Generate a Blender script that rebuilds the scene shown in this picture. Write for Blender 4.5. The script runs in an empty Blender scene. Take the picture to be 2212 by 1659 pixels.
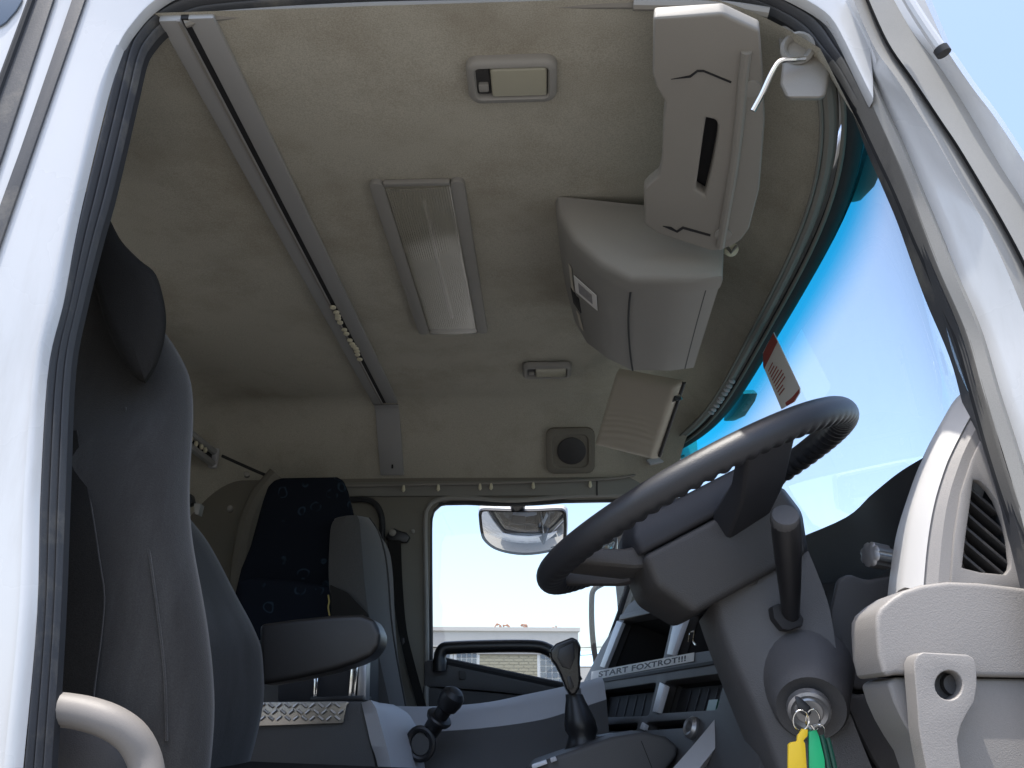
import bpy, bmesh, math, random
from mathutils import Vector, Matrix, noise
random.seed(7)
R = math.radians
scene = bpy.context.scene
col = scene.collection

# ------------------------------------------------------------------ camera, sky, sun, exposure
# The truck stands along X (front = +X, picture right); Y goes across the cab away from the open driver's door; Z is up.
# z = 0 is the height of the photographer's camera, the yard lies 1.75 m below it.
GROUND = -1.75
PITCH, YAW, FPX, PW, PH = R(22.0), R(2.35), 1788.0, 2212.0, 1659.0
cam_d = bpy.data.cameras.new('camera'); cam = bpy.data.objects.new('camera', cam_d); col.objects.link(cam)
cam_d.sensor_width = 36.0; cam_d.lens = 36.0 * FPX / PW; cam_d.clip_start = 0.02; cam_d.clip_end = 4000
cam.location = (0, 0, 0); cam.rotation_euler = (R(90) + PITCH, 0, YAW)
scene.camera = cam

SUN_DIR = Vector((-0.14, -0.165, 0.976)).normalized()
world = bpy.data.worlds.new('World'); scene.world = world; world.use_nodes = True
wn = world.node_tree; wn.nodes.clear()
sky = wn.nodes.new('ShaderNodeTexSky'); sky.sky_type = 'NISHITA'; sky.sun_disc = False
sky.sun_elevation = math.asin(SUN_DIR.z); sky.sun_rotation = math.atan2(SUN_DIR.x, SUN_DIR.y)
sky.altitude = 0; sky.air_density = 1.0; sky.dust_density = 3.0; sky.ozone_density = 1.0
bg = wn.nodes.new('ShaderNodeBackground'); bg.inputs[1].default_value = 0.15
wo = wn.nodes.new('ShaderNodeOutputWorld')
hz = wn.nodes.new('ShaderNodeHueSaturation'); hz.inputs['Saturation'].default_value = 1.0   # thin summer haze over the whole dome
wn.links.new(sky.outputs[0], hz.inputs['Color']); wn.links.new(hz.outputs[0], bg.inputs[0]); wn.links.new(bg.outputs[0], wo.inputs[0])
sun_d = bpy.data.lights.new('sun', 'SUN'); sun_d.energy = 2.6; sun_d.angle = R(0.5); sun_d.color = (1.0, 0.955, 0.88)
sun = bpy.data.objects.new('sun', sun_d); col.objects.link(sun)
sun.rotation_euler = SUN_DIR.to_track_quat('Z', 'Y').to_euler()
vs = scene.view_settings
vs.view_transform = 'Standard'; vs.look = 'None'; vs.gamma = 1.0; vs.use_curve_mapping = False
vs.exposure = 1.38
cy = scene.cycles
cy.max_bounces = 10; cy.diffuse_bounces = 6; cy.glossy_bounces = 4; cy.transmission_bounces = 6; cy.transparent_max_bounces = 12
cy.caustics_reflective = False; cy.caustics_refractive = False; cy.use_denoising = True

# ------------------------------------------------------------------ measuring helpers (photo pixel + a known plane -> point in the cab)
FW = Vector((-math.sin(YAW) * math.cos(PITCH), math.cos(YAW) * math.cos(PITCH), math.sin(PITCH)))
RT = Vector((math.cos(YAW), math.sin(YAW), 0)); UP = RT.cross(FW)
def ray(x, y): return FW * FPX + RT * (x - PW / 2) - UP * (y - PH / 2)
def V(x, y, Y): d = ray(x, y); return d * (Y / d.y)
def VZ(x, y, Z): d = ray(x, y); return d * (Z / d.z)
def VX(x, y, X): d = ray(x, y); return d * (X / d.x)
def VP(x, y, p, n): d = ray(x, y); return d * (p.dot(n) / d.dot(n))
def spline(pts, n):
    """n points on a Catmull-Rom curve through pts (Vectors or tuples)"""
    pts = [Vector(p) for p in pts]; m = len(pts) - 1; out = []
    for i in range(n):
        t = i / (n - 1) * m; k = min(int(t), m - 1); f = t - k
        p0, p1, p2, p3 = pts[max(k - 1, 0)], pts[k], pts[k + 1], pts[min(k + 2, m)]
        out.append(0.5 * ((2 * p1) + (p2 - p0) * f + (2 * p0 - 5 * p1 + 4 * p2 - p3) * f * f + (3 * p1 - p0 - 3 * p2 + p3) * f ** 3))
    return out
def lerp(a, b, t): return a + (b - a) * t
def sm(t): t = max(0.0, min(1.0, t)); return t * t * (3 - 2 * t)

# ------------------------------------------------------------------ materials
MATS = {}
def mat(name, c, rough=0.6, var=0.08, vscale=6.0, grain=0.0, gscale=700.0, bump=0.0, bscale=900.0, metal=0.0, spec=0.5, coat=0.0,
        c2=None, c2scale=3.0, c2lo=0.55, c2hi=0.75, sheen=0.0, rvar=0.0, stretch=None):
    m = bpy.data.materials.new(name); m.use_nodes = True; nt = m.node_tree; N = nt.nodes; L = nt.links
    b = N['Principled BSDF']
    b.inputs['Roughness'].default_value = rough; b.inputs['Metallic'].default_value = metal
    b.inputs['Specular IOR Level'].default_value = spec; b.inputs['Coat Weight'].default_value = coat; b.inputs['Coat Roughness'].default_value = 0.06
    b.inputs['Sheen Weight'].default_value = sheen
    tc = N.new('ShaderNodeTexCoord'); co = tc.outputs['Object']
    n1 = N.new('ShaderNodeTexNoise'); n1.inputs['Scale'].default_value = vscale; n1.inputs['Detail'].default_value = 5; L.new(co, n1.inputs['Vector'])
    base = N.new('ShaderNodeMix'); base.data_type = 'RGBA'; base.blend_type = 'MIX'
    base.inputs['A'].default_value = tuple(x * (1 - var) for x in c) + (1,); base.inputs['B'].default_value = tuple(min(1, x * (1 + var)) for x in c) + (1,)
    L.new(n1.outputs['Fac'], base.inputs['Factor']); out = base.outputs['Result']
    if c2:
        n2 = N.new('ShaderNodeTexNoise'); n2.inputs['Scale'].default_value = c2scale; n2.inputs['Detail'].default_value = 7; n2.inputs['Roughness'].default_value = 0.65
        if stretch:
            mp = N.new('ShaderNodeMapping'); mp.inputs['Scale'].default_value = stretch; L.new(co, mp.inputs['Vector']); L.new(mp.outputs[0], n2.inputs['Vector'])
        else: L.new(co, n2.inputs['Vector'])
        rp = N.new('ShaderNodeMapRange'); rp.inputs[1].default_value = c2lo; rp.inputs[2].default_value = c2hi; L.new(n2.outputs['Fac'], rp.inputs[0])
        mx = N.new('ShaderNodeMix'); mx.data_type = 'RGBA'; mx.inputs['B'].default_value = tuple(c2) + (1,)
        L.new(rp.outputs[0], mx.inputs['Factor']); L.new(out, mx.inputs['A']); out = mx.outputs['Result']
    if grain:
        n3 = N.new('ShaderNodeTexNoise'); n3.inputs['Scale'].default_value = gscale; n3.inputs['Detail'].default_value = 2; L.new(co, n3.inputs['Vector'])
        r3 = N.new('ShaderNodeMapRange'); r3.inputs[1].default_value = 0.3; r3.inputs[2].default_value = 0.7; r3.inputs[3].default_value = 1 - grain; r3.inputs[4].default_value = 1 + grain; L.new(n3.outputs['Fac'], r3.inputs[0])
        mg = N.new('ShaderNodeMix'); mg.data_type = 'RGBA'; mg.blend_type = 'MULTIPLY'; mg.inputs['Factor'].default_value = 1
        L.new(out, mg.inputs['A']); L.new(r3.outputs[0], mg.inputs['B']); out = mg.outputs['Result']
    L.new(out, b.inputs['Base Color'])
    if rvar:
        rr = N.new('ShaderNodeMapRange'); rr.inputs[3].default_value = rough - rvar; rr.inputs[4].default_value = rough + rvar; L.new(n1.outputs['Fac'], rr.inputs[0]); L.new(rr.outputs[0], b.inputs['Roughness'])
    if bump:
        n4 = N.new('ShaderNodeTexNoise'); n4.inputs['Scale'].default_value = bscale; n4.inputs['Detail'].default_value = 3; L.new(co, n4.inputs['Vector'])
        bp = N.new('ShaderNodeBump'); bp.inputs['Strength'].default_value = bump; bp.inputs['Distance'].default_value = 0.002
        L.new(n4.outputs['Fac'], bp.inputs['Height']); L.new(bp.outputs[0], b.inputs['Normal'])
    MATS[name] = m
    return m
def glass_mat(name, tint, f0=0.04, band=None, dust=0.0):
    """clear pane: transparent tinted body with a mirror reflection after Fresnel; band = (z_low, z_high, colour) dyed strip"""
    m = bpy.data.materials.new(name); m.use_nodes = True; nt = m.node_tree; N = nt.nodes; L = nt.links
    N.clear(); o = N.new('ShaderNodeOutputMaterial'); mix = N.new('ShaderNodeMixShader'); tr = N.new('ShaderNodeBsdfTransparent'); gl = N.new('ShaderNodeBsdfGlossy')
    lw = N.new('ShaderNodeLayerWeight'); lw.inputs[0].default_value = 0.5; pw_ = N.new('ShaderNodeMath'); pw_.operation = 'POWER'; pw_.inputs[1].default_value = 5.0
    fr = N.new('ShaderNodeMath'); fr.operation = 'MULTIPLY_ADD'; fr.inputs[1].default_value = 0.9; fr.inputs[2].default_value = f0; gl.inputs['Roughness'].default_value = 0.015
    L.new(lw.outputs['Facing'], pw_.inputs[0]); L.new(pw_.outputs[0], fr.inputs[0])
    tr.inputs[0].default_value = tuple(tint) + (1,)
    if band:
        tc = N.new('ShaderNodeTexCoord'); sp = N.new('ShaderNodeSeparateXYZ'); mr = N.new('ShaderNodeMapRange'); mr.interpolation_type = 'SMOOTHSTEP'
        nz = N.new('ShaderNodeTexNoise'); nz.inputs['Scale'].default_value = 2.0
        L.new(tc.outputs['Object'], sp.inputs[0]); L.new(sp.outputs['Z'], mr.inputs[0]); mr.inputs[1].default_value = band[0]; mr.inputs[2].default_value = band[1]
        mx = N.new('ShaderNodeMix'); mx.data_type = 'RGBA'; mx.inputs['A'].default_value = tuple(tint) + (1,); mx.inputs['B'].default_value = tuple(band[2]) + (1,)
        L.new(mr.outputs[0], mx.inputs['Factor']); L.new(mx.outputs['Result'], tr.inputs[0])
    L.new(fr.outputs[0], mix.inputs[0]); L.new(tr.outputs[0], mix.inputs[1]); L.new(gl.outputs[0], mix.inputs[2]); fin = mix.outputs[0]
    if dust:
        t2 = N.new('ShaderNodeTexCoord'); d1 = N.new('ShaderNodeTexNoise'); d1.inputs['Scale'].default_value = 9; d1.inputs['Detail'].default_value = 8; d1.inputs['Roughness'].default_value = 0.7; L.new(t2.outputs['Object'], d1.inputs['Vector'])
        d2 = N.new('ShaderNodeTexNoise'); d2.inputs['Scale'].default_value = 160; d2.inputs['Detail'].default_value = 2; L.new(t2.outputs['Object'], d2.inputs['Vector'])
        m1 = N.new('ShaderNodeMapRange'); m1.inputs[1].default_value = 0.42; m1.inputs[2].default_value = 0.78; m1.inputs[4].default_value = dust; L.new(d1.outputs['Fac'], m1.inputs[0])
        m2 = N.new('ShaderNodeMapRange'); m2.inputs[1].default_value = 0.70; m2.inputs[2].default_value = 0.78; m2.inputs[4].default_value = dust * 2.5; L.new(d2.outputs['Fac'], m2.inputs[0])
        ad = N.new('ShaderNodeMath'); ad.operation = 'ADD'; L.new(m1.outputs[0], ad.inputs[0]); L.new(m2.outputs[0], ad.inputs[1])
        di = N.new('ShaderNodeBsdfDiffuse'); di.inputs[0].default_value = (0.42, 0.40, 0.36, 1); mm = N.new('ShaderNodeMixShader')
        L.new(ad.outputs[0], mm.inputs[0]); L.new(mix.outputs[0], mm.inputs[1]); L.new(di.outputs[0], mm.inputs[2]); fin = mm.outputs[0]
    L.new(fin, o.inputs[0])
    return m

M_LINER = mat('headliner_fabric', (0.445, 0.425, 0.36), 0.95, 0.07, 4, grain=0.16, gscale=420, bump=0.25, bscale=500, spec=0.1,
              c2=(0.315, 0.285, 0.225), c2scale=4.2, c2lo=0.48, c2hi=0.82)
M_LINERG = mat('grey_vinyl_trim', (0.21, 0.205, 0.185), 0.7, 0.08, 6, grain=0.04, bump=0.1)
M_PALE = mat('pale_grey_plastic', (0.265, 0.252, 0.228), 0.55, 0.06, 5, grain=0.03, bump=0.15, bscale=1200)
M_PALEV = mat('pale_vinyl', (0.55, 0.51, 0.43), 0.6, 0.08, 8, bump=0.1)
M_GREY = mat('mid_grey_plastic', (0.28, 0.272, 0.252), 0.55, 0.06, 5, grain=0.03, bump=0.12, bscale=1200)
M_RAIL = mat('rail_grey_plastic', (0.33, 0.33, 0.325), 0.5, 0.05, 5)
M_DGREY = mat('dark_grey_plastic', (0.040, 0.039, 0.040), 0.55, 0.10, 5, grain=0.05, bump=0.35, bscale=650, c2=(0.055, 0.051, 0.048), c2scale=7)
M_DASH = mat('dash_grey_plastic', (0.072, 0.071, 0.074), 0.55, 0.08, 5, grain=0.04, bump=0.35, bscale=650)
M_NAVY = mat('dark_dash_pad', (0.02, 0.021, 0.026), 0.6, 0.10, 5, bump=0.2, bscale=1000)
M_BLACK = mat('black_plastic', (0.014, 0.014, 0.016), 0.38, 0.15, 8, bump=0.05)
M_CAVE = mat('pocket_black', (0.012, 0.012, 0.014), 0.7, 0.2, 9)
M_RIM = mat('steering_rim_cover', (0.022, 0.023, 0.027), 0.42, 0.15, 9, bump=0.25, bscale=700, rvar=0.08)
M_RUB = mat('seal_rubber', (0.06, 0.062, 0.068), 0.62, 0.15, 12, grain=0.08, bump=0.15, bscale=400, c2=(0.17, 0.16, 0.14), c2scale=9)
M_RUBD = mat('black_rubber', (0.022, 0.023, 0.026), 0.72, 0.15, 12)
M_WHITE = mat('white_truck_paint', (0.58, 0.59, 0.60), 0.28, 0.015, 4, coat=0.6, c2=(0.46, 0.455, 0.44), c2scale=7, c2lo=0.52, c2hi=0.85, stretch=(1.6, 1.6, 0.25), rvar=0.08)
M_SILV = mat('silver_trim', (0.62, 0.64, 0.69), 0.38, 0.05, 5, metal=0.1, bump=0.05)
M_LGREY = mat('light_grey_plastic', (0.48, 0.48, 0.51), 0.5, 0.05, 5, grain=0.03, bump=0.1)
M_DOORGREY = mat('door_end_grey', (0.235, 0.222, 0.212), 0.5, 0.05, 5, grain=0.04, bump=0.25, bscale=700)
M_SEAT = mat('grey_velour', (0.033, 0.0315, 0.0305), 0.95, 0.16, 7, grain=0.16, gscale=500, bump=0.25, bscale=600, spec=0.15, sheen=0.3, c2=(0.052, 0.051, 0.050), c2scale=9, c2lo=0.46, c2hi=0.72, stretch=(1.4, 1.4, 0.3))
M_SEATD = mat('charcoal_velour', (0.020, 0.0188, 0.0175), 0.95, 0.16, 8, grain=0.16, gscale=500, bump=0.25, bscale=600, spec=0.12)
M_PSEAT = mat('light_grey_velour', (0.070, 0.068, 0.065), 0.95, 0.14, 7, grain=0.14, gscale=500, bump=0.2, bscale=600, spec=0.12, sheen=0.2)
M_ARM = mat('armrest_vinyl', (0.022, 0.020, 0.019), 0.42, 0.12, 8, bump=0.15)
M_CHROME = mat('chrome', (0.75, 0.75, 0.73), 0.16, 0.05, 8, metal=1.0)
M_STEEL = mat('dull_steel', (0.36, 0.36, 0.37), 0.38, 0.12, 14, metal=0.8)
M_PLATE = mat('tread_plate', (0.50, 0.47, 0.43), 0.36, 0.18, 20, metal=0.85, bump=0.1)
M_CREAM = mat('cream_nylon', (0.70, 0.66, 0.50), 0.4, 0.05, 8)
M_PAPER = mat('white_paper', (0.84, 0.83, 0.81), 0.7, 0.04, 10)
M_RED = mat('red_print', (0.36, 0.055, 0.045), 0.6, 0.1, 30)
M_INK = mat('dark_ink', (0.03, 0.028, 0.03), 0.6, 0.05, 20)
M_YEL = mat('yellow_tag', (0.78, 0.53, 0.02), 0.45, 0.06, 20)
M_GRN = mat('green_tag', (0.02, 0.50, 0.20), 0.4, 0.08, 20)
M_DGRN = mat('dark_green_tag', (0.02, 0.10, 0.07), 0.35, 0.08, 20)
M_GOLD = mat('yellow_cord', (0.30, 0.23, 0.06), 0.6, 0.1, 30)
M_CONC = mat('yard_concrete', (0.18, 0.174, 0.162), 0.9, 0.12, 0.6, grain=0.08, gscale=60, c2=(0.17, 0.16, 0.15), c2scale=0.35)
M_STUC = mat('pale_stucco', (0.44, 0.43, 0.41), 0.9, 0.06, 0.8, c2=(0.36, 0.35, 0.33), c2scale=0.8)
M_BRICK = mat('tan_brick', (0.33, 0.30, 0.215), 0.9, 0.12, 3)
M_MORT = mat('brick_mortar', (0.40, 0.38, 0.31), 0.95, 0.1, 3)
M_WFRAME = mat('window_frame_white', (0.62, 0.63, 0.62), 0.6, 0.05, 3)
M_WPANE = mat('dark_window_pane', (0.10, 0.13, 0.17), 0.12, 0.2, 2, spec=0.7)
M_RUST = mat('rusty_iron', (0.27, 0.13, 0.08), 0.9, 0.3, 6, c2=(0.50, 0.30, 0.18), c2scale=9)
M_BLUE = mat('pale_blue_sheet_roof', (0.34, 0.52, 0.66), 0.6, 0.05, 0.5)
M_POLE = mat('weathered_pole', (0.22, 0.19, 0.16), 0.85, 0.15, 6)
M_TEAL = mat('visor_bracket', (0.05, 0.10, 0.11), 0.5, 0.1, 5)
M_WALLF = mat('pillar_trim_fabric', (0.20, 0.188, 0.16), 0.9, 0.08, 6, grain=0.08, gscale=420, bump=0.15, bscale=500, spec=0.15)
M_BEAD = mat('dull_bead', (0.20, 0.195, 0.175), 0.92, 0.08, 6)
M_SHADEGREY = mat('shade_grey_seal', (0.30, 0.295, 0.28), 0.7, 0.10, 8, grain=0.05)  # grey that carries the shade of the pillar strips
M_HANDLE = mat('worn_beige_plastic', (0.20, 0.185, 0.172), 0.55, 0.08, 8, grain=0.03, bump=0.1)
M_SUNLIP = mat('sunlit_lip_plastic', (0.50, 0.49, 0.48), 0.45, 0.04, 5, bump=0.08)
M_SUNRUB = mat('sunlit_tone_rubber', (0.17, 0.163, 0.15), 0.75, 0.15, 12, grain=0.08, bump=0.15, bscale=400, c2=(0.10, 0.098, 0.095), c2scale=9)  # seal rubber with sunshine put into its colour
M_GLASS = glass_mat('window_glass', (0.985, 0.99, 0.99))
M_SCREEN = glass_mat('windscreen_glass', (0.93, 0.965, 0.98), band=(0.745, 0.895, (0.03, 0.56, 0.74)), dust=0.03)
M_DIFF = None
def lens_mat(name, c, rough=0.25, trans=0.6):
    m = bpy.data.materials.new(name); m.use_nodes = True; b = m.node_tree.nodes['Principled BSDF']
    b.inputs['Base Color'].default_value = tuple(c) + (1,); b.inputs['Roughness'].default_value = rough
    n = m.node_tree.nodes.new('ShaderNodeTexNoise'); n.inputs['Scale'].default_value = 40
    tc = m.node_tree.nodes.new('ShaderNodeTexCoord'); m.node_tree.links.new(tc.outputs['Object'], n.inputs['Vector'])
    mr = m.node_tree.nodes.new('ShaderNodeMapRange'); mr.inputs[3].default_value = rough * 0.8; mr.inputs[4].default_value = rough * 1.3
    m.node_tree.links.new(n.outputs['Fac'], mr.inputs[0]); m.node_tree.links.new(mr.outputs[0], b.inputs['Roughness'])
    return m
M_LENS = lens_mat('lamp_lens', (0.40, 0.385, 0.30), 0.30)
M_LENS2 = lens_mat('ribbed_lamp_lens', (0.50, 0.48, 0.42), 0.22)
M_MIRROR = mat('mirror_silver', (0.90, 0.90, 0.88), 0.02, 0.0, 4, metal=1.0)
def pattern_mat(name):
    """dark navy plush with pale scattered rings"""
    m = bpy.data.materials.new(name); m.use_nodes = True; nt = m.node_tree; N = nt.nodes; L = nt.links; b = N['Principled BSDF']
    b.inputs['Roughness'].default_value = 0.95; b.inputs['Specular IOR Level'].default_value = 0.1
    tc = N.new('ShaderNodeTexCoord'); ns = N.new('ShaderNodeTexNoise'); ns.inputs['Scale'].default_value = 14
    mp = N.new('ShaderNodeMix'); mp.data_type = 'RGBA'; mp.inputs['Factor'].default_value = 0.03
    L.new(tc.outputs['Object'], ns.inputs['Vector']); L.new(tc.outputs['Object'], mp.inputs['A']); L.new(ns.outputs['Color'], mp.inputs['B'])
    vo = N.new('ShaderNodeTexVoronoi'); vo.inputs['Scale'].default_value = 16; vo.inputs['Randomness'].default_value = 0.9; L.new(mp.outputs['Result'], vo.inputs['Vector'])
    s1 = N.new('ShaderNodeMath'); s1.operation = 'SUBTRACT'; s1.inputs[1].default_value = 0.23; L.new(vo.outputs['Distance'], s1.inputs[0])
    s2 = N.new('ShaderNodeMath'); s2.operation = 'ABSOLUTE'; L.new(s1.outputs[0], s2.inputs[0])
    mr = N.new('ShaderNodeMapRange'); mr.inputs[1].default_value = 0.05; mr.inputs[2].default_value = 0.02; L.new(s2.outputs[0], mr.inputs[0])
    n2 = N.new('ShaderNodeTexNoise'); n2.inputs['Scale'].default_value = 22; L.new(tc.outputs['Object'], n2.inputs['Vector'])
    m2 = N.new('ShaderNodeMapRange'); m2.inputs[1].default_value = 0.42; m2.inputs[2].default_value = 0.52; L.new(n2.outputs['Fac'], m2.inputs[0])
    mu = N.new('ShaderNodeMath'); mu.operation = 'MULTIPLY'; L.new(mr.outputs[0], mu.inputs[0]); L.new(m2.outputs[0], mu.inputs[1])
    mx = N.new('ShaderNodeMix'); mx.data_type = 'RGBA'; mx.inputs['A'].default_value = (0.008, 0.010, 0.015, 1); mx.inputs['B'].default_value = (0.022, 0.036, 0.052, 1)
    L.new(mu.outputs[0], mx.inputs['Factor']); L.new(mx.outputs['Result'], b.inputs['Base Color'])
    return m
M_NAVYPLUSH = pattern_mat('navy_ring_plush')

# ------------------------------------------------------------------ mesh helpers
class MB:
    def __init__(self): self.v = []; self.f = []
    def add(self, vs, fs):
        o = len(self.v); self.v += [tuple(p) for p in vs]; self.f += [tuple(i + o for i in f) for f in fs]; return self
    def loft(self, rings, closed=True, cap=True, loop=False):
        n = len(rings[0]); vs = [p for r in rings for p in r]; fs = []; m = len(rings)
        for i in range(m if loop else m - 1):
            a, b = i * n, ((i + 1) % m) * n
            for j in range(n if closed else n - 1):
                k = (j + 1) % n; fs.append((a + j, a + k, b + k, b + j))
        if cap and closed and not loop:
            fs.append(tuple(range(n - 1, -1, -1))); fs.append(tuple((m - 1) * n + j for j in range(n)))
        return self.add(vs, fs)
    def tube(self, path, r, n=10, closed=False, cap=True, flat=None):
        path = [Vector(p) for p in path]; m = len(path); rings = []; up = None
        for i, p in enumerate(path):
            a = path[(i - 1) % m] if (closed or i > 0) else p; b = path[(i + 1) % m] if (closed or i < m - 1) else p
            t = (b - a).normalized()
            if up is None:
                up = Vector((0, 0, 1)) if abs(t.z) < 0.9 else Vector((1, 0, 0))
            s = t.cross(up).normalized(); up = s.cross(t).normalized()
            rr = r(i / max(1, m - 1)) if callable(r) else r
            fl = flat or 1.0
            rings.append([p + s * (rr * math.cos(2 * math.pi * k / n)) + up * (rr * fl * math.sin(2 * math.pi * k / n)) for k in range(n)])
        return self.loft(rings, True, cap, closed)
    def prism(self, pts, vec):
        pts = [Vector(p) for p in pts]; vec = Vector(vec); n = len(pts)
        return self.add(pts + [p + vec for p in pts], [tuple(range(n)), tuple(range(2 * n - 1, n - 1, -1))] + [(i, i + n, (i + 1) % n + n, (i + 1) % n) for i in range(n)])
    def box(self, c, s, rot=None):
        c = Vector(c); q = []
        for x in (-.5, .5):
            for y in (-.5, .5):
                for z in (-.5, .5):
                    d = Vector((x * s[0], y * s[1], z * s[2])); q.append(c + (rot @ d if rot else d))
        return self.add(q, [(0, 1, 3, 2), (4, 6, 7, 5), (0, 4, 5, 1), (2, 3, 7, 6), (0, 2, 6, 4), (1, 5, 7, 3)])
    def lathe(self, origin, axis, prof, n=24, cap=True):
        """prof: list of (distance along axis, radius)"""
        origin = Vector(origin); axis = Vector(axis).normalized(); a = axis.orthogonal().normalized(); b = axis.cross(a)
        return self.loft([[origin + axis * h + (a * math.cos(2 * math.pi * k / n) + b * math.sin(2 * math.pi * k / n)) * r for k in range(n)] for h, r in prof], True, cap)
    def grid(self, fn, nu, nv):
        vs = [fn(i / (nu - 1), j / (nv - 1)) for i in range(nu) for j in range(nv)]
        return self.add(vs, [(i * nv + j, (i + 1) * nv + j, (i + 1) * nv + j + 1, i * nv + j + 1) for i in range(nu - 1) for j in range(nv - 1)])
    def plate(self, outer, holes, vec):
        """flat plate with holes, thickness vec"""
        bm = bmesh.new(); edges = []
        for loop in [outer] + holes:
            vs = [bm.verts.new(Vector(p)) for p in loop]
            edges += [bm.edges.new((vs[i], vs[(i + 1) % len(vs)])) for i in range(len(vs))]
        o = [Vector(p) for p in outer]; nrm = Vector((0, 0, 0))
        for i in range(len(o)): nrm += o[i].cross(o[(i + 1) % len(o)])
        bmesh.ops.triangle_fill(bm, use_beauty=True, edges=edges, normal=nrm.normalized())
        ret = bmesh.ops.extrude_face_region(bm, geom=bm.faces[:])
        bmesh.ops.translate(bm, vec=Vector(vec), verts=[g for g in ret['geom'] if isinstance(g, bmesh.types.BMVert)])
        bm.verts.index_update()
        self.add([v.co.copy() for v in bm.verts], [[v.index for v in f.verts] for f in bm.faces]); bm.free()
        return self
    def build(self, name, material, parent=None, bevel=0.0, seg=2, ang=35, sub=0, label=None, kind=None):
        me = bpy.data.meshes.new(name); me.from_pydata(self.v, [], self.f)
        bm = bmesh.new(); bm.from_mesh(me); bmesh.ops.remove_doubles(bm, verts=bm.verts, dist=1e-6)
        bmesh.ops.recalc_face_normals(bm, faces=bm.faces)
        if bevel:
            es = [e for e in bm.edges if len(e.link_faces) == 2 and e.calc_face_angle(0) > R(28)]
            bmesh.ops.bevel(bm, geom=es, offset=bevel, segments=seg, profile=0.6, affect='EDGES', clamp_overlap=True)
        for f in bm.faces: f.smooth = True
        bm.to_mesh(me); bm.free(); me.set_sharp_from_angle(angle=R(ang))
        me.materials.append(material)
        o = bpy.data.objects.new(name, me); col.objects.link(o)
        if sub:
            md = o.modifiers.new('sub', 'SUBSURF'); md.levels = sub; md.render_levels = sub
        if parent is not None: adopt(o, parent)
        if label: o['label'] = label
        if kind: o['kind'] = kind
        return o
def adopt(o, parent):
    o.parent = parent
    w = Vector((0, 0, 0)); p = parent
    while p is not None: w += p.location + (p.matrix_parent_inverse.translation if p.parent else Vector((0, 0, 0))); p = p.parent
    o.matrix_parent_inverse = Matrix.Translation(-w)
def tag(o, label, cat, group=None, kind=None):
    o['label'] = label; o['category'] = cat
    if group: o['group'] = group
    if kind: o['kind'] = kind
    return o
def thing(name, label, cat, loc=(0, 0, 0), group=None):
    o = bpy.data.objects.new(name, None); col.objects.link(o); o.location = Vector(loc); o.empty_display_size = 0.05
    return tag(o, label, cat, group)
def structure(o, label=None):
    o['kind'] = 'structure'
    if label: o['label'] = label
    return o
def prism_px(pts, Y, depth):
    """outline measured at depth Y, extruded `depth` along +Y"""
    return MB().prism([V(x, y, Y) for x, y in pts], (0, depth, 0))
def rails(rs, n):
    """loft between rails (each a list of points): ring i = point i of every rail"""
    rr = [spline(r, n) for r in rs]
    return MB().loft([[r[i] for r in rr] for i in range(n)])
def copy_obj(o, parent=None, delta=(0, 0, 0)):
    c = o.copy(); col.objects.link(c)
    c.location = o.location + Vector(delta)
    return c

# ================================================================== SETTING: ground
def ground_fn(u, v):
    x = (u - .5); y = (v - .5); return Vector((math.copysign(abs(x * 2) ** 2.2, x) * 900, math.copysign(abs(y * 2) ** 2.2, y) * 900, GROUND))
structure(MB().grid(ground_fn, 41, 41).build('ground', M_CONC), 'pale concrete yard under the truck')

# ================================================================== TRUCK CAB SHELL
cab = thing('truck_cab', 'white truck cab seen through its open driver door, beige cloth roof lining inside', 'truck cab', (-0.3, 2.0, -0.6))
def xw_top(Y): return 0.60 - 0.10 * abs((Y - 1.97) / 0.93) ** 4
def xw(Y, z): return xw_top(Y) + 0.11 * (0.93 - z)
def liner_fn(u, v):
    Y = lerp(0.985, 2.955, v); x1 = xw_top(Y) - 0.05; X = lerp(-1.32, x1, u)
    z = 1.05 + 0.006 * math.sin((Y - 1) * 1.6)
    z -= 0.0 if Y < 2.69 else ((Y - 2.69) ** 2 / 0.268 * 1.18 if Y < 2.824 else (Y - 2.757) * 1.18)
    t = max(0, (X - (x1 - 0.20)) / 0.20); z -= 0.115 * t * t * (1 - 0.25 * t) * 1.33
    tr = max(0, (-1.12 - X) / 0.2); z -= 0.16 * tr * tr
    z += 0.004 * noise.noise(Vector((X * 2.2, Y * 2.2, 0)))
    return Vector((X, Y, z))
MB().grid(liner_fn, 74, 80).build('headliner', M_LINER, cab, ang=50)
# outer roof, rear wall, floor, bulkhead, far body side (they close the cab; the rear wall opening is added to let light in)
MB().grid(lambda u, v: Vector((lerp(-1.45, 0.62 - 0.1 * abs(2 * v - 1) ** 4, u), lerp(0.962, 3.02, v), 1.16 + 0.05 * (1 - abs(2 * v - 1) ** 3) - 0.09 * u ** 6)), 14, 20).build('roof_panel', M_WHITE, cab)
MB().grid(lambda u, v: lerp(Vector((xw_top(max(1.0, min(2.95, lerp(0.97, 3.01, u)))) + 0.025, lerp(0.97, 3.01, u), 0.943)), Vector((0.625 - 0.1 * abs(2 * u - 1) ** 4, lerp(0.962, 3.02, u), 1.075 + 0.05 * (1 - abs(2 * u - 1) ** 3))), v), 30, 4).build('roof_front', M_WHITE, cab)
MB().box((-0.42, 3.04, 1.0), (2.0, 0.02, 0.34)).build('roof_side', M_WHITE, cab)
def rr_yz(X, y0, y1, z0, z1): return [Vector((X, y, z)) for y, z in ((y0, z0), (y1, z0), (y1, z1), (y0, z1))]
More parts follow.
